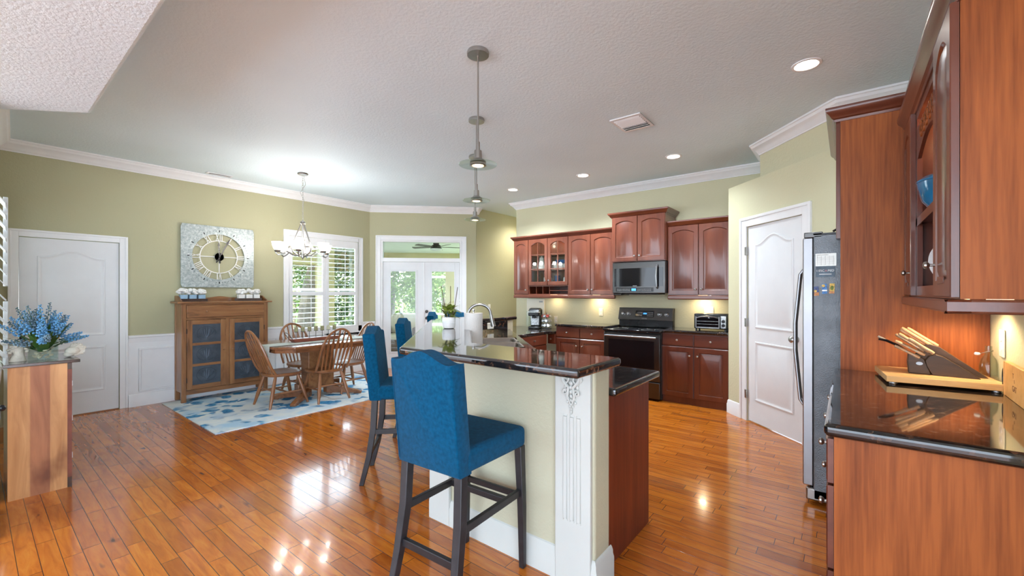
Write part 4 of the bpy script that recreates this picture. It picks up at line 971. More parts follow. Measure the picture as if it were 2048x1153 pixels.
# magnets on its side (face y=3.38 towards the camera)
def magnet(name, lab, x0, x1, z0, z1, mat, rot=0):
    t = thing(name, lab, 'magnet', ((x0+x1)/2, 3.3785, (z0+z1)/2), 0); t.rotation_euler[1] = rot
    w, h = (x1-x0)/2, (z1-z0)/2
    MB().box(-w, -.003, -h, w, 0, h).build('sheet', mat, t); return t, w, h
t, w, h = magnet('calendar_magnet', 'pale calendar magnet highest on the refrigerator side', -.160, -.053, 1.540, 1.620, 'print')
b = MB()
for r in range(8): b.box(-w+.006, -.0036, h-.022-r*.007, w-.006, -.003, h-.0205-r*.007)
for c_ in range(5): b.box(-w+.008+c_*.021, -.0036, -h+.005, -w+.0095+c_*.021, -.003, h-.014)
b.box(-w+.006, -.0036, h-.011, w-.04, -.003, h-.007); b.build('rules', 'stone', t)
t, w, h = magnet('sign_magnet', 'dark blue magnet reading I ESCAPED below the calendar', -.158, -.060, 1.470, 1.537, 'darkprint')
text('white_text', 'I ESC   PED', .019, 'white', t, Matrix.Translation((-.0, -.0032, .006)) @ FR, .0004)
text('pink_letter', 'A', .019, 'pink', t, Matrix.Translation((.0035, -.0032, .006)) @ FR, .0004)
b = MB().box(-.032, -.0036, -.018, .032, -.003, -.014); b.build('small_print', 'white', t)
t, w, h = magnet('picture_magnet', 'small night-blue picture magnet, leftmost and lowest of three', -.168, -.143, 1.350, 1.409, 'photoA', R(-3))
MB().box(-w, -.0036, -h, w, -.003, -h*.3).build('lower_half', 'vorange', t); MB().lathe([(.008, -.003), (.008, -.0038), (.0005, -.0038)], (-.005, 0, .0), 12, 'y').build('dot', 'vyellow', t)
t, w, h = magnet('picture_magnet', 'small bright blue picture magnet with a yellow corner, middle of three', -.126, -.100, 1.362, 1.426, 'vblue', R(-2))
MB().lathe([(.009, -.003), (.009, -.0038), (.0005, -.0038)], (-.005, 0, .02), 12, 'y').build('dot', 'vyellow', t); MB().box(-w, -.0036, -.015, w, -.003, -.006).build('band', 'print', t)
t, w, h = magnet('picture_magnet', 'small golden picture magnet, rightmost of three', -.088, -.062, 1.364, 1.428, 'vyellow', R(2))
MB().ball((0, -.003, .004), .009, 8, (1, .1, 1.6)).build('blob', 'green', t); MB().box(-w, -.0036, -h, w, -.003, -.018).build('band', 'vorange', t)

# ================================================================== RIGHT COUNTER OBJECTS
t = thing('serving_board', 'thick striped wooden cutting board on feet under the knife block', 'cutting board', (.155, 2.83, .914), R(5))
MB().box(0, 0, .012, .415, .36, .042).build('board', 'maple', t, bv=.002)
for x in (.03, .385):
    for y in (.03, .33): MB().lathe([(.016, 0), (.018, .003), (.016, .0119)], (x, y, 0), 16).build('foot', 'steel', t)
zB = .9565
t = thing('knife_block', 'dark brown wooden knife block standing on the striped board', 'knife block', (.385, 3.02, zB), R(-2)); t.scale = (.9, .9, .92)
side = [(.135, 0), (-.085, 0), (-.105, .05), (-.105, .10), (-.080, .145), (-.045, .150), (.0, .12)]
def curved(y0, y1, s=1, dx=0, dz=0, mat='bblock', nm='block'):
    pts = [(.150*s+dx, 0), (-.060*s+dx, 0), (-.085*s+dx, .05*s), (-.092*s+dx, .085*s), (-.075*s+dx, .118*s+dz), (-.045*s+dx, .130*s+dz), (-.01+dx, .118*s+dz), (.05*s+dx, .075*s+dz*.5)]
    return MB().prism(pts, y0, y1, 'y').build(nm, mat, t, bv=.003)
curved(-.055, -.005, .88, .0, 0, nm='near_tier'); curved(.0, .05, 1.18, -.01, .012, nm='far_tier')
MB().prism([(-.055, 0), (-.150, 0), (-.155, .06), (-.150, .118), (-.085, .085)], -.045, .03, 'y').build('front_tier', 'bblock', t, bv=.004)
b = MB(); b.lathe([(.012, 0), (.012, -.001), (.0005, -.001)], (0, 0, 0), 20, 'y'); b.T = Matrix.Identity(4)
o = b.build('badge', 'steel', t); o.location = (-.105, -.0455, .058); o.scale = (1.2, 1, .75)
KN = [(-.105, -.03, .100, .115), (-.085, -.045, .118, .135), (-.066, -.03, .135, .15), (-.05, -.05, .13, .12), (-.085, .0, .135, .14), (-.05, .02, .165, .15), (-.07, .035, .165, .13), (-.025, .03, .165, .15)]
for i, (x, y, z, ln) in enumerate(KN):
    k = thing('kitchen_knife', None, 'knife', (.385+x*.9, 3.02+y*.9-.003, zB+z*.92-.01), R(-2), 'knives in the block')
    k['label'] = ['wood handled knife lowest and leftmost in the knife block', 'wood handled knife second up at the front of the block', 'wood handled knife in the middle row, nearest the camera', 'short wood handled knife at the front right of the block',
                  'wood handled knife behind the middle row', 'long wood handled knife in the far tier', 'reddish wood handled knife farthest back in the block', 'wood handled knife highest and rightmost in the block'][i]
    a = R(143 if i > 1 else 150)
    b = MB(); n = 9; dirv = Vector((cos(a), 0, sin(a)))
    b.tube([dirv*(ln*j/n*.95) for j in range(n+1)], [.0120, .0140, .0125, .0118, .0118, .0118, .0122, .0132, .0138, .011], 10, flat=.62); b.build('handle', 'handlewood', k)
    b = MB()
    for q in (.25, .5, .75): p_ = dirv*(ln*q); b.cyl((p_.x, -.0125, p_.z), (p_.x, .0125, p_.z), .0022, n=8)
    b.build('rivets', 'steel', k)
for i, dy in enumerate((-.012, .014)):
    k = thing('kitchen_scissors' if i == 0 else 'sharpening_steel', ['black handled scissors at the left of the knife block', 'dark grey handled sharpening steel beside the scissors'][i], 'scissors' if i == 0 else 'sharpener', (.385-.138, 3.02-.01+dy*1.2, zB+.108), R(-2))
    MB().tube([(0, 0, 0), (-.04, 0, .03), (-.085, 0, .052), (-.115, 0, .058+.012*i)], [.008, .009, .009, .008], 8, flat=.7).build('handle', 'black' if i == 0 else 'stone', k)
# swing-top bottle
t = thing('glass_bottle', 'small clear swing-top glass bottle at the right end of the board', 'bottle', (.548, 3.10, zB))
MB().lathe([(.028, 0), (.033, .006), (.034, .05), (.027, .085), (.015, .108), (.013, .12), (.016, .124), (.016, .13), (.013, .133), (.013, .150), (.0105, .150), (.0105, .12), (.013, .106), (.025, .084), (.031, .05), (.030, .008), (.0005, .006)], n=28).build('glass', 'vglass', t)
MB().tube([(.014, 0, .127), (-.01, -.014, .122), (-.035, -.008, .11)], .0012, 6).build('wire_bail', 'steel', t)
MB().lathe([(.0005, 0), (.010, .002), (.012, .008), (.008, .014), (.0005, .015)], (-.04, -.008, .103), 14).build('stopper', 'white', t)
# crate-end sign
t = thing('wooden_sign', 'pine crate panel with brown lettering and a black ring handle at the right edge', 'sign', (.560, 2.862, .9145), R(-90))
t.rotation_euler = (0, R(0), R(-92))
MB().box(0, -.008, 0, .42, .010, .150).build('board', 'crate', t, bv=.002)
MB().box(0.0, -.010, 0.001, .018, -.008, .149).build('edge_batten', 'crate', t)
pts = [(-.002+(-.028)*sin(pi*i/12), -.006, .075+.042*cos(pi*i/12)) for i in range(13)]
MB().tube([(.006, -.006, .118)]+pts+[(.006, -.006, .032)], .0035, 8).build('ring_handle', 'black', t)
for body, z, sz, xx in (('T', .105, .030, .165), ('E', .083, .020, .185), ('GAT', .052, .034, .185)):
    text('lettering', body, sz, 'ink', t, Matrix.Translation((xx, -.0082, z)) @ FR, .0003)

# ================================================================== BACK COUNTER OBJECTS
t = thing('coffee_maker', 'black and silver single-cup coffee maker on the corner desk top', 'coffee maker', (-3.97, 5.66, .7905), R(20)); t.scale = (1.05, 1.05, 1.02)
MB().box(-.085, -.10, 0, .085, .12, .035).build('base', 'black', t, bv=.01)
MB().box(-.075, -.0, .035, .09, .12, .30).build('body', 'black', t, bv=.015)
MB().box(-.065, -.012, .05, .065, .002, .21).build('brew_back', 'silver', t, bv=.005)
MB().prism([(-.10, .20), (-.10, .255), (-.06, .31), (.03, .325), (.12, .30), (.12, .21), (0, .20)], -.085, .09, 'x').build('head', 'black', t, bv=.015)
MB().tube([(-.09, -.06, .262), (-.075, -.115, .262), (0, -.13, .262), (.075, -.115, .262), (.09, -.06, .262)], .008, 8).build('handle_band', 'silver', t)
MB().box(-.03, -.09, .165, .03, -.03, .202).build('spout', 'black', t, bv=.01)
MB().box(-.135, -.03, .035, -.088, .11, .27).build('water_tank', 'vglass', t, bv=.01)
t = thing('pod_carousel', 'tiered chrome carousel of foil coffee pods beside the coffee maker', 'pod holder', (-3.80, 5.74, .7905))
MB().lathe([(.08, 0), (.085, .006), (.07, .012), (.008, .014), (.006, .245), (.012, .252), (.0005, .262)], n=24).build('stand', 'steel', t)
for k in range(3):
    for j in range(9):
        a = 2*pi*j/9+k*.3; b = MB(); c_ = (.062*cos(a), .062*sin(a), .05+k*.075)
        b.T = Matrix.Translation(c_) @ Matrix.Rotation(a, 4, 'Z') @ Matrix.Rotation(R(62), 4, 'Y')
        b.lathe([(.016, -.025), (.022, .014), (.025, .016), (.025, .019), (.0005, .019)], n=10); b.build('coffee_pod', 'red' if k == 2 and j % 2 else 'silver', t)
t = thing('toaster_oven', 'black and chrome toaster oven on the right back counter', 'toaster oven', (-1.315, 5.68, .9065), R(4)); t.scale = (1.02, 1, 1.02)
MB().box(-.185, -.10, .018, .185, .12, .20).build('body', 'black', t, bv=.012)
MB().box(-.155, -.106, .035, .09, -.10, .155).build('glass_door', 'blackglass', t, bv=.004)
MB().box(-.165, -.108, .025, .10, -.1005, .04).build('crumb_edge', 'steel', t, bv=.003)
MB().box(-.168, -.109, .035, -.155, -.1005, .165).build('door_post', 'steel', t, bv=.003); MB().box(.088, -.109, .035, .10, -.1005, .165).build('door_post', 'steel', t, bv=.003)
MB().tube([(-.15, -.11, .15), (-.10, -.13, .165), (-.03, -.135, .172), (.04, -.13, .165), (.085, -.11, .15)], .006, 8).build('handle', 'steel', t)
for z in (.075, .11): MB().cyl((-.15, -.107, z), (.085, -.107, z), .002, n=6).build('rack_wire', 'silver', t)
MB().box(.112, -.107, .03, .168, -.10, .175).build('control_panel', 'silver', t, bv=.006)
for z in (.065, .112): MB().lathe([(.020, 0), (.018, -.016), (.0005, -.016)], (.14, -.107, z), 16, 'y').build('knob', 'black', t)
for x in (-.16, .16):
    for y in (-.08, .1): MB().cyl((x, y, 0), (x, y, .018), .012, n=10).build('foot', 'black', t)

# ================================================================== BAR TOP OBJECTS
t = thing('paper_towel_roll', 'white paper towel roll on an upright holder beside the sink', 'paper towel', (-2.457, 2.609, .9085))
MB().lathe([(.085, 0), (.085, .008), (.08, .012), (.006, .012), (.006, .305), (.012, .31), (.012, .322), (.0005, .326)], n=24).build('holder', 'nickel', t)
MB().lathe([(.021, .013), (.076, .013), (.0765, .29), (.021, .29), (.021, .013)], n=40).build('paper_roll', 'paper', t)
t = thing('potted_orchid', 'white striped pot of green leaves with three bare brown stakes on the bar', 'potted plant', (-2.67, 2.53, 1.0655))
MB().lathe([(.036, 0), (.05, .005), (.055, .03), (.056, .088), (.052, .095), (.047, .095), (.05, .08), (.0005, .078)], n=32).build('pot', 'white', t)
b = MB()
for z in (.045, .055, .065, .075): b.lathe([(.0555, z), (.0572, z+.002), (.0555, z+.004)], n=32)
b.build('pot_ribs', 'slatgrey', t); MB().lathe([(.0005, .082), (.048, .0825)], n=20).build('soil', 'soil', t)
rr = random.Random(11)
def leaf(b, base, az, el, ln, wd, curl=.6, n=7, fold=.15):
    """a leaf blade of real thickness curving out of base"""
    p = Vector(base); d = Vector((cos(az)*cos(el), sin(az)*cos(el), sin(el))); side_ = Vector((-sin(az), cos(az), 0)); rows = []
    for i in range(n+1):
        t_ = i/n; w_ = wd*sin(pi*min(1, .12+.88*t_)**.8)*(1 if t_ < .98 else .2)+.0006; up_ = side_.cross(d).normalized()
        rows.append((p-side_*w_+up_*w_*fold, p.copy(), p+side_*w_+up_*w_*fold)); p = p+d*(ln/n); d = (d+Vector((0, 0, -curl/n))).normalized()
    o = len(b.v)
    for r_ in rows: b.v += [Vector(q) for q in r_]
    for i in range(n):
        for j in (0, 1): a = o+i*3+j; b.f.append((a, a+1, a+4, a+3))
for k in range(30):
    b = MB(); a = rr.uniform(0, 2*pi); z = rr.uniform(.09, .17); r_ = rr.uniform(.0, .03)
    leaf(b, (r_*cos(a), r_*sin(a), z), a, rr.uniform(.1, 1.2), rr.uniform(.06, .10), rr.uniform(.018, .030), 1.1)
    b.build('leaf', 'green', t, solid=.0008)
for p0, p1, r_ in (((-.03, .0, .08), (-.075, -.02, .36), .0028), ((.012, .0, .08), (.02, .0, .36), .003), ((.03, .01, .08), (.085, .02, .35), .0028), ((-.02, .0, .2), (.02, 0, .23), .002)):
    MB().tube([p0, tuple((Vector(p0)+Vector(p1))/2+Vector((.004, 0, 0))), p1], r_, 6).build('stem', 'stem', t)

# ================================================================== BAR STOOLS (local +y faces the bar)
def make_stool(lab, loc, rz):
    t = thing('bar_stool', lab, 'bar stool', loc, rz, 'blue upholstered bar stools round the bar')
    # seat with soft edges
    b = MB(); n = 8
    b.prism([(-.188, -.20), (.188, -.20), (.200, .245), (-.200, .245)], .60, .705); b.build('seat', 'teal', t, bv=.028, seg=4)
    # camel back
    N = 20; hw = .186; outl = [(-hw, .60), (hw, .60)]
    for i in range(N+1):
        x = hw-2*hw*i/N; u = abs(x)/hw
        z = 1.072+.048*(0.5+0.5*cos(pi*min(1, u/.88)))+.004*max(0, u-.88)/.12
        outl.append((x, z))
    b = MB(); o = []
    for yy, ins in ((-.155, .012), (-.163, .0), (-.235, .0), (-.243, .012)):
        o.append([(x*(1-ins*3), yy-(z-.60)*.10, z-(ins if z > .9 else -ins)) for x, z in outl])
    base = len(b.v); b.rings(o); m = len(outl)
    b.f.append(tuple(base+k for k in range(m))); b.f.append(tuple(base+3*m+k for k in range(m)))
    b.build('backrest', 'teal', t, smooth=50)
    MB().tube([(-hw+.012, -.252-.0+.004, .62), (-hw+.012, -.298+.008, 1.05)], .0018, 6).build('back_seam', 'teal', t)
    def leg(pts, w=.019):
        b = MB()
        rows = [[(x-w*s, y-w*s, z), (x+w*s, y-w*s, z), (x+w*s, y+w*s, z), (x-w*s, y+w*s, z)] for x, y, z, s in pts]
        base = len(b.v); b.rings(rows); k = len(rows)-1; b.f.append((base, base+1, base+2, base+3)); b.f.append((base+4*k, base+4*k+1, base+4*k+2, base+4*k+3))
        b.build('leg', 'blackwood', t, bv=.003)
    for s in (-1, 1):
        leg([(s*.176, .215, .61, 1.05), (s*.184, .224, .3, .9), (s*.187, .226, .0, .72)])
        leg([(s*.164, -.205, .61, 1.1), (s*.168, -.215, .40, 1.1), (s*.176, -.245, .2, 1.0), (s*.178, -.295, .0, .85)])
        b = MB().box(s*.178-.010, -.21, .36, s*.178+.010, .22, .395); b.build('side_stretcher', 'blackwood', t, bv=.003)
    MB().box(-.17, .09, .362, .17, .115, .393).build('cross_stretcher', 'blackwood', t, bv=.003)
    MB().box(-.165, -.245, .215, .165, -.222, .25).build('rear_stretcher', 'blackwood', t, bv=.003)
    MB().box(-.17, .215, .34, .17, .232, .37).build('foot_rest', 'blackwood', t, bv=.003)
    return t
STOOLS = [((-1.448, 1.472), 3, 'blue upholstered bar stool nearest the camera, seen from behind'),
          ((-2.63, 2.06), -45, 'blue bar stool second from the camera, seen from the side at the angled bar'),
          ((-3.27, 2.82), -48, 'blue bar stool third along, its pale back against the french doors'),
          ((-4.07, 3.90), -50, 'blue bar stool whose back top shows left of the potted plant'),
          ((-4.24, 4.40), -80, 'farthest blue bar stool, its back top showing right of the potted plant')]
st0 = None
for (x, y), a, lab in STOOLS:
    if st0 is None: st0 = make_stool(lab, (x, y, 0), R(a))
    else: dup(st0, (x, y, 0), R(a), lab)

# ================================================================== DINING AREA
t = MB().box(-6.63, 1.47, .0, -4.785, 4.02, .008).build('area_rug', 'rug', None, smooth=0); tag(t, 'pale rug with blue watercolour leaves under the dining table', 'rug')
# ---- table
t = thing('dining_table', 'oak trestle dining table with clipped corners and a pale runner across it', 'table', (-5.48, 2.84, .008), 0)
a, c_, k_ = .47, .68, .17
P8 = [(-a+k_, -c_), (a-k_, -c_), (a, -c_+k_), (a, c_-k_), (a-k_, c_), (-a+k_, c_), (-a, c_-k_), (-a, -c_+k_)]
MB().prism(P8, .700, .730).build('tabletop', 'oaky', t, bv=.008, seg=3)
b = MB(); P9 = [(x*.93, y*.955) for x, y in P8]; b.prism(P9, .655, .6995); b.build('apron', 'oaky', t)
b = MB(); b.box(-.10, -.17, .14, .10, .17, .655); b.build('pedestal', 'oakx', t, bv=.006)
MB().box(-.055, -.28, .12, .055, .28, .20).build('pedestal_base', 'oaky', t, bv=.008)
for s in (-1, 1):
    for q in (-1, 1):
        b = MB(); ang = atan2(s*.42, q*.34); ln = .46
        b.T = Matrix.Translation((0, s*.10, 0)) @ Matrix.Rotation(ang, 4, 'Z')
        b.prism([(.02, .03), (ln-.09, .012), (ln-.09, 0), (ln, 0), (ln+.01, .028), (ln-.05, .05), (.16, .11), (.02, .16)], -.032, .032, 'y'); b.build('foot', 'oaky', t, bv=.006)
t = MB()
pts = [(-.97, .55), (-.845, .60)]
b = MB(); prof = [(-.698, .61), (-.698, .66), (-.692, .733), (-.65, .7335), (.65, .7335), (.692, .733), (.698, .66), (.698, .61)]
o = []
for y, z in prof: o.append((y, z))
b.v = []; top = [(s*.13, y, z) for y, z in prof for s in (-1, 1)]
b.add(top, [(2*i, 2*i+1, 2*i+3, 2*i+2) for i in range(len(prof)-1)])
t = b.build('table_runner', 'linen', None, solid=.003, loc=(-5.38, 2.84, .012)); tag(t, 'pale linen runner lying along the dining table and hanging over its ends', 'table runner')
# candle tray with seven candles
t = thing('candle_tray', 'long red-brown wooden tray with wire ends on the dining table', 'tray', (-5.45, 2.80, .7465))
MB().prism([(-.29, 0), (.29, 0), (.33, .045), (-.33, .045)], -.06, .06, 'x').build('trough', 'redwood', t, bv=.004)
for s in (-1, 1):
    MB().tube([(s*.0-.05, s*.32, .04), (-.05, s*.37, .11), (-.02, s*.38, .125), (.02, s*.38, .125), (.05, s*.37, .11), (.05, s*.32, .04)], .004, 6).build('wire_handle', 'bronze', t)
for i in range(7):
    y = -.255+i*.085
    k = thing('candle', ['olive pillar candle at the left end of the candle tray', 'second candle from the left on the tray', 'third candle from the left on the tray', 'middle candle of the seven on the tray', 'fifth candle from the left on the tray', 'palest candle, sixth from the left on the tray', 'candle at the right end of the tray'][i], 'candle', (-5.45, 2.80+y, .7925), 0, 'candles on the dining table')
    MB().lathe([(.012, 0), (.003, .004), (.003, .075), (.026, .080), (.027, .084), (.0005, .084)], n=16).build('spike_holder', 'bronze', k)
    MB().lathe([(.022, .0845), (.023, .138), (.018, .141), (.0005, .139)], n=20).build('wax', 'candle2' if i == 5 else 'candle', k)
    MB().cyl((0, 0, .139), (.001, 0, .148), .001, n=5).build('wick', 'black', k)
# ---- windsor chair (local +y is the way the sitter faces)
def make_chair(lab, loc, rz):
    t = thing('dining_chair', lab, 'chair', loc, rz, 'arrow-back oak windsor chairs at the dining table')
    sp = []
    for i in range(40):
        q = 2*pi*i/40; x, y = .215*cos(q), .205*sin(q)
        e = 2.6; x = .215*math.copysign(abs(cos(q))**(2/e), cos(q)); y = .21*math.copysign(abs(sin(q))**(2/e), sin(q)); x *= 1+.10*y/.21; sp.append((x, y))
    b = MB(); o = [[(x*.93, y*.93, .358) for x, y in sp], [(x, y, .372) for x, y in sp], [(x, y, .392) for x, y in sp], [(x*.96, y*.96, .398) for x, y in sp], [(x*.78, y*.78, .389) for x, y in sp], [(x*.4, y*.4, .384) for x, y in sp]]
    base = len(b.v); b.rings(o); b.f.append(tuple(base+k for k in range(39, -1, -1))); b.f.append(tuple(base+5*40+k for k in range(40)))
    b.build('seat', 'chairwood', t, smooth=50)
    def bow(u):   # u 0..1 round the hoop
        q = pi*u; x = .205*cos(q)*(1+.16*sin(q)) ; h = sin(q)**.75 if 0 < u < 1 else 0
        z = .392+.52*h; return Vector((x, -.155-.055*(abs(sin(q)))**.3-.16*((z-.392)/.52)-.0, z))
    MB().tube([bow(i/36) for i in range(37)], [.0145]*37, 8, flat=1.0).build('bow', 'chairwood', t)
    for i in range(7):
        x0 = (i-3)*.046; u = .5-(i-3)*.092
        tp = bow(u); bt = Vector((x0, -.178+abs(i-3)*.004, .39)); rows = []
        for s, w_, th in ((0, .009, .006), (.30, .0085, .006), (.52, .013, .006), (.66, .019, .006), (.74, .010, .006), (1.0, .0075, .006)):
            p_ = bt.lerp(tp, s); rows.append([(p_.x-w_, p_.y-th, p_.z), (p_.x+w_, p_.y-th, p_.z), (p_.x+w_, p_.y+th, p_.z), (p_.x-w_, p_.y+th, p_.z)])
        b = MB(); b.rings(rows); b.f += [(0, 3, 2, 1), (20, 21, 22, 23)]; b.build('spindle', 'chairwood', t, bv=.002)
    L_ = {}
    for s in (-1, 1):
        for q, (yt, yf) in (('f', (.13, .225)), ('r', (-.13, -.225))):
            p0 = Vector((s*.135, yt, .365)); p1 = Vector((s*.205, yf, 0)); L_[(s, q)] = (p0, p1)
            rs = [(0, .015), (.12, .018), (.45, .0215), (.62, .022), (.8, .017), (1, .013)]
            MB().tube([p0.lerp(p1, u) for u, r_ in rs], [r_ for u, r_ in rs], 12).build('leg', 'chairwood', t)
    def at(k, u): return L_[k][0].lerp(L_[k][1], u)
    for s in (-1, 1): MB().tube([at((s, 'r'), .56), at((s, 'r'), .56).lerp(at((s, 'f'), .56), .5), at((s, 'f'), .56)], [.008, .013, .008], 8).build('side_stretcher', 'chairwood', t)
    m0 = at((-1, 'r'), .56).lerp(at((-1, 'f'), .56), .5); m1 = at((1, 'r'), .56).lerp(at((1, 'f'), .56), .5)
    MB().tube([m0, m0.lerp(m1, .5), m1], [.008, .013, .008], 8).build('cross_stretcher', 'chairwood', t)
    MB().tube([at((-1, 'r'), .45), at((1, 'r'), .45)], [.009, .009], 8).build('rear_stretcher', 'chairwood', t)
    return t
c0 = make_chair('oak windsor chair at the near left end of the dining table, turned sideways', (-5.47, 2.375, .009), R(2))
dup(c0, (-5.27, 2.83, .009), R(90), 'oak windsor chair in front of the dining table with its arrow back to the camera')
dup(c0, (-5.93, 2.88, .009), R(-90), 'oak windsor chair on the window side of the dining table')
dup(c0, (-5.53, 3.30, .009), R(181), 'oak windsor chair at the far right end of the dining table')

# ---- pie safe
t = thing('pie_safe', 'oak pie safe cabinet with six punched dark tin panels below the clock', 'cabinet', (-6.42, 1.614, .0085), R(90)); w, d = .993, .29
for x in (0, w-.05):
    for y in (0, d-.04): MB().box(x, y, 0, x+.05, y+.04, 1.225).build('post', 'oak', t, bv=.003)
for x in (.006, w-.021): MB().box(x, .04, .12, x+.015, d-.04, 1.225).build('side', 'oak', t)
MB().box(.05, d-.02, .12, w-.05, d-.005, 1.225).build('back', 'oak', t)
MB().box(.05, .004, .09, w-.05, .03, .145).build('bottom_rail', 'oakx', t, bv=.002); MB().box(.05, .004, 1.02, w-.05, .03, 1.045).build('middle_rail', 'oakx', t); MB().box(.05, .004, 1.205, w-.05, .03, 1.225).build('top_rail', 'oakx', t)
MB().box(w/2-.02, .004, .145, w/2+.02, .03, 1.02).build('centre_stile', 'oak', t)
dr = MB().box(.053, -.008, 1.048, w-.053, .012, 1.202).build('drawer', 'oakx', t, bv=.004)
knob(dr, .26, 1.125, -.008, 'oakx', .013); knob(dr, w-.26, 1.125, -.008, 'oakx', .013)
for i, (x0, x1) in enumerate(((.053, w/2-.022), (w/2+.022, w-.053))):
    z0, z1 = .15, 1.015; b = MB(); f = .058
    b.box(x0, -.008, z0, x0+f, .012, z1); b.box(x1-f, -.008, z0, x1, .012, z1)
    dr = b.build('door', 'oak', t, bv=.003)
    hs = (z1-z0-2*.055-2*.032)/3; zz = z0
    for k, hh in enumerate((.055, .032, .032, .055)):
        MB().box(x0+f, -.006, zz, x1-f, .012, zz+hh).build('door_rail', 'oakx', dr, bv=.002); zz += hh+hs
    for k in range(3):
        za = z0+.055+k*(hs+.032); xc, zc = (x0+x1)/2, za+hs/2; b = MB(); b.box(x0+f, .002, za, x1-f, .006, za+hs)
        b.tube([(xc+.105*cos(q), .001, zc+.085*sin(q)) for q in [2*pi*j/28 for j in range(28)]], .0036, 6, closed=True)
        for s in (-1, 1):
            for m in (1, 2, 3): b.tube([(xc, .001, zc-.06), (xc+s*.02*m, .001, zc-.01), (xc+s*.026*m, .001, zc+.03+.01*(3-m)), (xc+s*.03*m, .001, zc+.02)], .0032, 5)
        b.tube([(xc, .001, zc-.075), (xc, .001, zc+.07)], .002, 5); b.build('tin_panel', 'tin', dr, smooth=40)
    knob(dr, x1-.028 if i == 0 else x0+.028, .62, -.008, 'oakx', .012)
    for z in (.27, .88): MB().box((x0-.006 if i == 0 else x1-.004), -.010, z-.03, (x0+.004 if i == 0 else x1+.006), -.004, z+.03).build('hinge', 'bronze', dr)
MB().box(-.045, -.03, 1.2255, w+.045, d, 1.248).build('top', 'oakx', t, bv=.005)
b = MB(); prf = [(0, 1.2485), (w, 1.2485)]+[(w-w*i/40, 1.29+.030*abs(2*(i/40)-1)**3+.022*(math.exp(-((i/40-.5)*9)**2))) for i in range(41)]
b.prism(prf, d-.018, d-.001, 'y'); b.build('gallery_back', 'oakx', t)
for x in (0, w-.014):
    MB().prism([(0.02, 1.2485), (d-.019, 1.2485), (d-.019, 1.322), (.16, 1.318), (.09, 1.285), (.02, 1.262)], x, x+.014, 'x').build('gallery_end', 'oakx', t)
# planters on the pie safe
def petals(b, c, r, rr, n=16):
    for i in range(n):
        a = rr.uniform(0, 2*pi); e = rr.uniform(-.3, 1.4); q = r*rr.uniform(.45, .95)
        b.ball((c[0]+q*cos(a)*cos(e), c[1]+q*sin(a)*cos(e), c[2]+q*sin(e)*.8), r*rr.uniform(.32, .5), 5, (1, 1, .7))
for s_, (y0, y1, m) in enumerate(((1.635, 1.895, 'bluepot'), (2.285, 2.545, 'plaster'))):
    nm = ('left', 'right')[s_]
    t = thing('wooden_tray', f'dark wooden tray on the {nm} end of the pie safe top', 'tray', (-6.57, (y0+y1)/2, 1.257))
    b = MB(); h = (y1-y0)/2+.02; b.box(-.055, -h, 0, .055, h, .008); b.box(-.055, -h, .008, -.048, h, .035); b.box(.048, -h, .008, .055, h, .035); b.box(-.048, -h, .008, .048, -h+.007, .035); b.box(-.048, h-.007, .008, .048, h, .035); b.build('tray', 'darkwood', t)
    for k in range(3):
        yy = y0+.035+k*(y1-y0-.07)/2
        kx = ('leftmost', 'middle', 'rightmost')[k]
        q = thing('flower_pot', f"{kx} {'pale blue' if s_ == 0 else 'white'} square pot of white roses in the {nm} tray", 'flower pot', (-6.57, yy, 1.2655))
        MB().box(-.038, -.038, 0, .038, .038, .078).build('pot', m, q, bv=.004)
        rr = random.Random(k+10*s_); b = MB(); petals(b, (0, 0, .105), .058, rr, 26); b.build('blossoms', 'wflower', q)
# ---- clock
t = thing('wall_clock', 'large square galvanised wall clock with cut-out roman numerals', 'clock', (-6.739, 2.105, 1.853), R(90)); hw, hh = .427, .412
b = MB(); N = 96; ro = .307
outer, inner = [], []
for i in range(N):
    q = 2*pi*i/N; c, s = cos(q), sin(q); k = min(hw/abs(c) if abs(c) > 1e-6 else 9, hh/abs(s) if abs(s) > 1e-6 else 9); outer.append((c*k, s*k)); inner.append((ro*c, ro*s))
o = [[(x, -.036, z) for x, z in inner], [(x, -.036, z) for x, z in outer], [(x, -.018, z) for x, z in outer], [(x, -.018, z) for x, z in inner]]
b.rings(o+[o[0]]); b.build('dial_plate', 'galv', t, smooth=20)
b = MB()
for x, z in ((-.38, -.36), (.38, -.36), (-.38, .36), (.38, .36)): b.box(x-.02, -.018, z-.02, x+.02, 0, z+.02)
b.build('standoff', 'bronze', t)
b = MB(); b.lathe([(.214, -.030), (.224, -.030), (.224, -.022), (.214, -.022), (.214, -.030)], n=72, axis='y'); b.lathe([(.055, -.032), (.055, -.020), (.0005, -.020)], n=32, axis='y'); b.lathe([(.055, -.032), (.0005, -.032)], n=32, axis='y')
for q in (0, 90, 180, 270): b.T = Matrix.Rotation(R(q), 4, 'Y'); b.box(-.005, -.030, .05, .005, -.023, .218)
b.T = Matrix.Identity(4); b.build('inner_ring', 'plaster', t)
ROM = ['XII', 'I', 'II', 'III', 'IV', 'V', 'VI', 'VII', 'VIII', 'IX', 'X', 'XI']
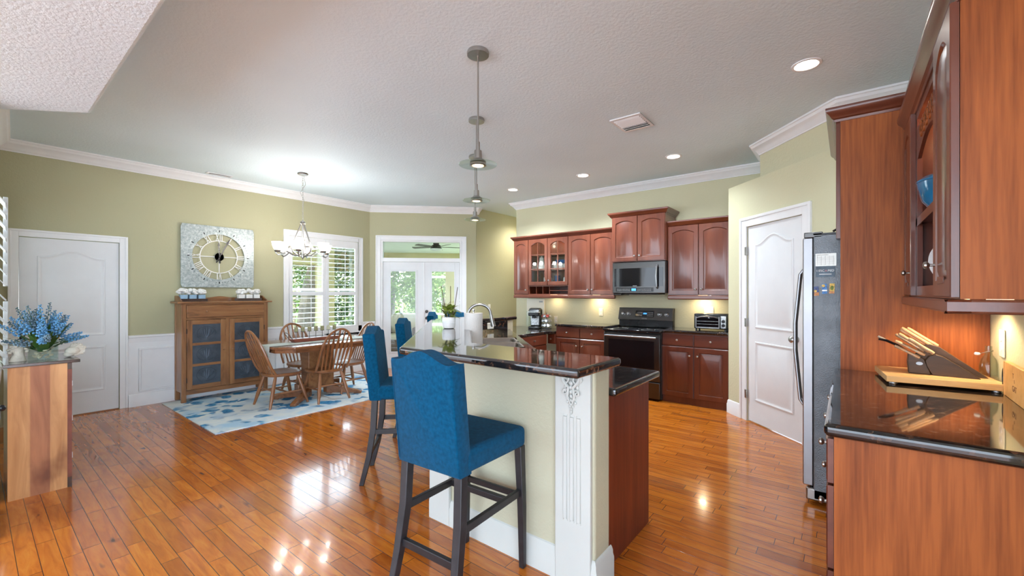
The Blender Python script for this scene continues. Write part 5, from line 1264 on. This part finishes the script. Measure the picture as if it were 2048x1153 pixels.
for i, rn in enumerate(ROM):
    b = MB(); wd = {'I': .022, 'V': .042, 'X': .044}; tot = sum(wd[ch] for ch in rn); x = -tot/2
    for ch in rn:
        cw = wd[ch]; xc = x+cw/2; T = Matrix.Rotation(R(30*i), 4, 'Y') @ Matrix.Translation((0, 0, .263))
        def stroke(xa, za, xb, zb, w_=.0042):
            dv = Vector((xb-xa, 0, zb-za)); b.T = T @ Matrix.Translation((xa, 0, za)) @ Matrix.Rotation(atan2(dv.x, dv.z), 4, 'Y'); b.box(-w_, -.031, 0, w_, -.022, dv.length)
        if ch == 'I': stroke(xc, -.044, xc, .048)
        elif ch == 'V': stroke(xc-.014, .048, xc, -.044); stroke(xc+.014, .048, xc, -.044, .0025)
        else: stroke(xc-.015, .048, xc+.015, -.044); stroke(xc+.015, .048, xc-.015, -.044, .0025)
        x += cw
    b.T = Matrix.Identity(4); b.build('numeral', 'plaster', t)
b = MB()
for i in range(60):
    b.T = Matrix.Rotation(R(6*i), 4, 'Y')
    if i % 5 == 0: b.box(-.0055, -.0375, .335, .0055, -.0355, .362)
    else: b.box(-.003, -.0375, .344, .003, -.0355, .350)
b.T = Matrix.Identity(4); b.build('minute_marks', 'black', t)
for nm, ang, ln in (('hour_hand', -3, .20), ('minute_hand', 26, .275)):
    b = MB(); b.T = Matrix.Rotation(R(ang), 4, 'Y')
    b.prism([(-.004, -.09), (.004, -.09), (.011, -.07), (.005, -.05), (.004, 0), (.009, ln*.62), (.004, ln*.68), (.014, ln*.78), (.0015, ln), (-.0015, ln), (-.014, ln*.78), (-.004, ln*.68), (-.009, ln*.62), (-.004, 0), (-.005, -.05), (-.011, -.07)], -.043 if ang < 0 else -.048, -.040 if ang < 0 else -.045, 'y'); b.build(nm, 'black', t)
MB().lathe([(.012, -.032), (.012, -.05), (.0005, -.052)], n=16, axis='y').build('hub', 'black', t)

# ---- side cabinet at the left edge
t = thing('side_cabinet', 'narrow three-board pine cabinet with a dark top at the left edge of the floor', 'cabinet', (-4.31, .158, 0))
MB().box(-.010, 0.0, .0, 0, .272, .875).build('side_boards', 'sidewood', t)
MB().box(-.50, .0, .02, -.011, .268, .874).build('body', 'darkwood', t)
b = MB(); b.box(-.03, .2725, .07, .0, .295, .83); b.build('corner_post', 'redwood', t); MB().box(-.03, .2725, 0, .0, .295, .069).build('corner_block', 'darkwood', t); MB().box(-.03, .2725, .831, 0, .295, .875).build('corner_block', 'darkwood', t)
for z0, z1 in ((.62, .83), (.36, .60), (.09, .34)):
    dr = MB().box(-.47, .269, z0, -.034, .293, z1).build('drawer', 'redwood', t, bv=.003); MB().ball((-.25, .305, (z0+z1)/2), .013, 8).build('knob', 'bronze', dr)
    MB().box(-.033, .296, (z0+z1)/2-.02, -.022, .301, (z0+z1)/2+.02).build('hinge', 'nickel', dr)
MB().box(-.515, -.02, .8755, .012, .335, .897).build('top', 'darkwood', t, bv=.003)
vz = .8975; vx, vy = -4.45, .325
t = thing('glass_vase', 'square clear glass vase of shells on the pine cabinet, holding blue flowers', 'vase', (vx, vy, vz), R(20))
b = MB(); s = .056; t_ = .004
for z0, z1 in ((0, .006),): b.box(-s, -s, z0, s, s, z1)
b.box(-s, -s, .006, s, -s+t_, .15); b.box(-s, s-t_, .006, s, s, .15); b.box(-s, -s+t_, .006, -s+t_, s-t_, .15); b.box(s-t_, -s+t_, .006, s, s-t_, .15); b.build('glass', 'vglass', t)
rr = random.Random(5)
for k in range(34):
    b = MB(); z = .018+.085*(k/34); 
    b.T = Matrix.Translation((rr.uniform(-.036, .036), rr.uniform(-.036, .036), z)) @ Matrix.Rotation(rr.uniform(0, 6), 4, 'Z') @ Matrix.Rotation(rr.uniform(-1, 1), 4, 'X')
    b.ball((0, 0, 0), rr.uniform(.011, .017), 6, (1, .75, .5)); b.build('seashell', 'shell', t)
b = MB()
for q in range(3): b.tube([(x*1.04, y*1.04, .138+q*.004+.006*x/s) for x, y in ((-s, -s), (s, -s), (s, s), (-s, s))], .0025, 6, closed=True)
b.build('twine', 'twine', t)
rr = random.Random(9)
fa = thing('flower_arrangement', 'spray of blue and grey-blue lavender-like flowers with long green leaves', 'flowers', (vx, vy, vz+.09))
for k in range(24):
    b = MB(); a = rr.uniform(0, 2*pi); leaf(b, (.02*cos(a), .02*sin(a), -.03), a, rr.uniform(.55, 1.35), rr.uniform(.17, .26), rr.uniform(.014, .024), rr.uniform(.4, .9), 8); b.build('leaf', 'dgreen', fa, solid=.0008)
for k in range(46):
    a = 2*pi*k/46*5.07; e = rr.uniform(.22, 1.32); ln = rr.uniform(.24, .33); d_ = Vector((cos(a)*cos(e)*1.05, sin(a)*cos(e)*.72, sin(e)))
    p0 = Vector((.015*cos(a), .015*sin(a), 0)); p1 = p0+d_*ln*.45; p2 = p0+d_*ln+Vector((0, 0, -.03*cos(e)))
    sp = thing('flower_spike', None, None, (0, 0, 0)); sp.parent = fa
    MB().tube([p0, p1, p2], .0016, 5).build('stem', 'dgreen', sp)
    b = MB(); m = 30
    for i in range(m):
        u = i/m; p = p1.lerp(p2, .05+.98*u); r_ = .017*(1-u)**.7+.003; q = i*2.4; o1 = d_.orthogonal().normalized(); o2 = d_.cross(o1)
        b.ball(p+(o1*cos(q)+o2*sin(q))*r_, .0084*(1-.45*u), 4)
    b.build('blossoms', 'bflower' if (rr.random() < .62 and e > .3) else 'gflower', sp)
for lab, x, y, seed, hgt, fl in (('beige branching coral piece standing left of the glass vase', vx-.03, vy-.115, 3, .15, 0), ('beige fan-shaped coral piece lying right of the glass vase', vx-.035, vy+.13, 4, .11, 1)):
    rr = random.Random(seed); b = MB()
    if not fl:
        b.tube([(0, 0, 0), (0, 0, .018), (0, .004, .05), (0, -.004, .10), (0, .0, .135)], [.042, .036, .026, .034, .028], 12)
        for k in range(46):
            a = rr.uniform(0, 2*pi); z = rr.uniform(.06, hgt); q = .036*rr.uniform(.6, 1.15); b.ball((q*cos(a), q*1.1*sin(a), z), rr.uniform(.008, .015), 6, (1, 1, .8))
    else:
        b.ball((0, .02, .045), .036, 10, (.8, 1.2, .9)); b.ball((0, 0, .02), .03, 8, (1, 1, .7))
        for k in range(16):
            a = -1.2+2.6*k/15; q = .07+.014*rr.random(); b.tube([(0, .01, .045), (0.006*rr.random(), .01+q*.6*cos(a), .05+q*.5*sin(a)), (0.004, .01+q*cos(a), .052+q*.62*sin(a))], [.014, .011, .007], 7)
    t = b.build('coral', 'coral', None, loc=(x, y, vz+.0005), smooth=60); tag(t, lab, 'coral')
# ---- fireplace surround (only its edge shows at the picture's left border)
t = thing('fireplace', 'white fireplace surround with a stone shelf and black iron, cut by the left edge', 'fireplace', (-4.20, .073, 0), nrz)
MB().box(.02, .0, 0, .50, .040, .86).build('surround', 'plaster', t, bv=.004); MB().box(0, -.0, .8605, .52, .058, .90).build('shelf', 'stone', t, bv=.004)
b = MB(); b.ball((.46, .062, .72), .018, 8); b.box(.45, .041, .66, .47, .058, .72); b.box(.455, .041, .03, .465, .056, .66); b.build('fire_iron', 'black', t)

# ================================================================== OUTDOORS
b = MB(); b.box(-14, -18, -.14, 14, -4.5, -.06); b.box(4.5, -4.5, -.14, 14, 9, -.06); struct(b.build('bounce_ground', 'bounce', smooth=0))  # unseen pale ground added behind and beside, bounces light onto the ceiling
g = MB().box(-40, -18, -.25, 25, 42, -.14).build('ground', 'lawn', None, smooth=0); struct(g)
fo = Matrix.Translation((-6.74, 4.45, 0)) @ Matrix.Rotation(R(45), 4, 'Z')
b = MB(); b.T = fo; b.box(-5.5, .16, -.13, 2.2, 9.0, -.03); struct(b.build('lanai_floor', 'concrete', smooth=0))
b = MB(); b.T = fo; b.box(-2.6, .16, 2.60, 2.05, 5.95, 2.70); struct(b.build('ceiling_lanai', 'lanai', smooth=0))
b = MB(); b.T = fo; b.box(-2.6, 5.6, 2.04, 1.15, 5.95, 2.60); b.box(1.15, 5.6, -.03, 1.50, 5.95, 2.60); b.box(1.50, 5.6, 2.04, 2.0, 5.95, 2.60); b.box(-2.6, .5, 2.1, -2.35, 5.6, 2.60); struct(b.build('wall_lanai', 'stucco', smooth=0))
def pcage(name, lab, boxes):
    t = thing(name, lab, 'screen frame', (-6.74, 4.45, 0), R(45))
    for q in boxes: MB().box(*q).build('bar', 'trim', t)
pcage('pool_screen', 'white aluminium pool screen frame beyond the porch', [(-.62, 8.4, -.03, -.53, 8.5, 3.4), (-6.3, 8.4, .53, 2.6, 8.5, .60), (-6.3, 8.4, 1.92, 2.6, 8.5, 2.0), (1.3, 8.4, -.03, 1.39, 8.5, 3.4), (-2.9, 8.4, -.03, -2.81, 8.5, 3.4), (-5.0, 8.4, -.03, -4.91, 8.5, 3.4), (-6.3, 8.4, 3.4, 2.6, 8.5, 3.5)])
# eave beam outside the dining window
b = MB().box(-8.5, -1.0, 1.93, -8.2, 4.6, 2.5); b.box(-8.5, -1.0, 2.5, -6.95, 4.6, 2.6); b.box(-8.5, 4.35, -.13, -8.2, 4.6, 1.93); struct(b.build('trim_7', 'stucco', smooth=0))
t = thing('ceiling_fan', 'grey-bladed ceiling fan with a round light seen through the transom', 'ceiling fan', tuple(fo @ Vector((1.05, 2.25, 0))), R(45))
MB().cyl((0, 0, 2.50), (0, 0, 2.60), .07, n=20).build('mount', 'bronze', t); MB().lathe([(.05, 2.50), (.10, 2.48), (.12, 2.43), (.14, 2.40), (.0005, 2.40)], n=24).build('motor', 'bronze', t)
MB().lathe([(.135, 2.40), (.13, 2.37), (.08, 2.345), (.0005, 2.34)], n=24).build('light', 'fanlight', t)
for k in range(5):
    b = MB(); b.T = Matrix.Rotation(R(12+72*k), 4, 'Z') @ Matrix.Translation((0, 0, 2.44)) @ Matrix.Rotation(R(10), 4, 'X'); b.prism([(.10, -.03), (.22, -.05), (.60, -.065), (.62, -.03), (.62, .03), (.60, .065), (.22, .05), (.10, .03)], -.004, .004); b.build('blade', 'fanwood', t)
t = thing('patio_sofa', 'brown wicker patio chair with cream cushion seen through the left door pane', 'patio chair', tuple(fo @ Vector((.25, 2.4, -.03))), R(35))
b = MB(); b.box(-.45, -.35, .05, .45, .40, .30); b.box(-.45, -.35, .30, -.33, .40, .60); b.box(.33, -.35, .30, .45, .40, .60); b.box(-.45, .28, .30, .45, .40, .85); b.build('frame', 'wicker', t, bv=.03)
MB().box(-.32, -.34, .305, .32, .27, .43).build('seat_cushion', 'cushion', t, bv=.04, seg=3); MB().box(-.32, .13, .435, .32, .27, .88).build('back_cushion', 'cushion', t, bv=.04, seg=3)
t = thing('patio_table', 'low dark round patio table outside the french doors', 'table', tuple(fo @ Vector((-.75, 2.7, -.03))))
MB().lathe([(.36, .44), (.38, .45), (.38, .47), (.0005, .47)], n=28).build('tabletop', 'wicker', t); MB().cyl((0, 0, 0), (0, 0, .44), .05, n=12).build('post', 'wicker', t)

def make_tree(lab, loc, h, r, seed, nl, mat, z0=.2, trunk=.12, group='trees beyond the windows', size=.12, lean=0):
    rr = random.Random(seed); t = thing('tree', lab, 'tree', loc, 0, group)
    MB().tube([(0, 0, -.14), (lean*.3+.1*rr.random(), .05, h*.35), (lean*.8, .1, h*.6), (lean, 0, h*.85)], [trunk, trunk*.8, trunk*.55, .03], 10).build('trunk', 'bark', t)
    b = MB(); blobs = []
    for i in range(16):
        a = rr.uniform(0, 2*pi); q = r*rr.uniform(.2, .85); blobs.append((q*cos(a)+lean*.6, q*sin(a), z0+(h-z0)*rr.uniform(.08, .95), r*rr.uniform(.3, .55)))
    for i in range(nl):
        B = rr.choice(blobs); v = Vector((rr.gauss(0, 1), rr.gauss(0, 1), rr.gauss(0, 1))).normalized()*B[3]*rr.uniform(.55, 1.05)
        p = Vector(B[:3])+v
        if p.z < .0: continue
        u = Vector((rr.gauss(0, 1), rr.gauss(0, 1), rr.gauss(0, .6))).normalized(); w_ = u.orthogonal().normalized(); s = size*rr.uniform(.5, 1.1)
        o_ = len(b.v); b.v += [p, p+u*s*.5+w_*s*.28, p+u*s, p+u*s*.5-w_*s*.28]; b.f.append((o_, o_+1, o_+2, o_+3))
    b.build('foliage', mat, t, smooth=0); return t
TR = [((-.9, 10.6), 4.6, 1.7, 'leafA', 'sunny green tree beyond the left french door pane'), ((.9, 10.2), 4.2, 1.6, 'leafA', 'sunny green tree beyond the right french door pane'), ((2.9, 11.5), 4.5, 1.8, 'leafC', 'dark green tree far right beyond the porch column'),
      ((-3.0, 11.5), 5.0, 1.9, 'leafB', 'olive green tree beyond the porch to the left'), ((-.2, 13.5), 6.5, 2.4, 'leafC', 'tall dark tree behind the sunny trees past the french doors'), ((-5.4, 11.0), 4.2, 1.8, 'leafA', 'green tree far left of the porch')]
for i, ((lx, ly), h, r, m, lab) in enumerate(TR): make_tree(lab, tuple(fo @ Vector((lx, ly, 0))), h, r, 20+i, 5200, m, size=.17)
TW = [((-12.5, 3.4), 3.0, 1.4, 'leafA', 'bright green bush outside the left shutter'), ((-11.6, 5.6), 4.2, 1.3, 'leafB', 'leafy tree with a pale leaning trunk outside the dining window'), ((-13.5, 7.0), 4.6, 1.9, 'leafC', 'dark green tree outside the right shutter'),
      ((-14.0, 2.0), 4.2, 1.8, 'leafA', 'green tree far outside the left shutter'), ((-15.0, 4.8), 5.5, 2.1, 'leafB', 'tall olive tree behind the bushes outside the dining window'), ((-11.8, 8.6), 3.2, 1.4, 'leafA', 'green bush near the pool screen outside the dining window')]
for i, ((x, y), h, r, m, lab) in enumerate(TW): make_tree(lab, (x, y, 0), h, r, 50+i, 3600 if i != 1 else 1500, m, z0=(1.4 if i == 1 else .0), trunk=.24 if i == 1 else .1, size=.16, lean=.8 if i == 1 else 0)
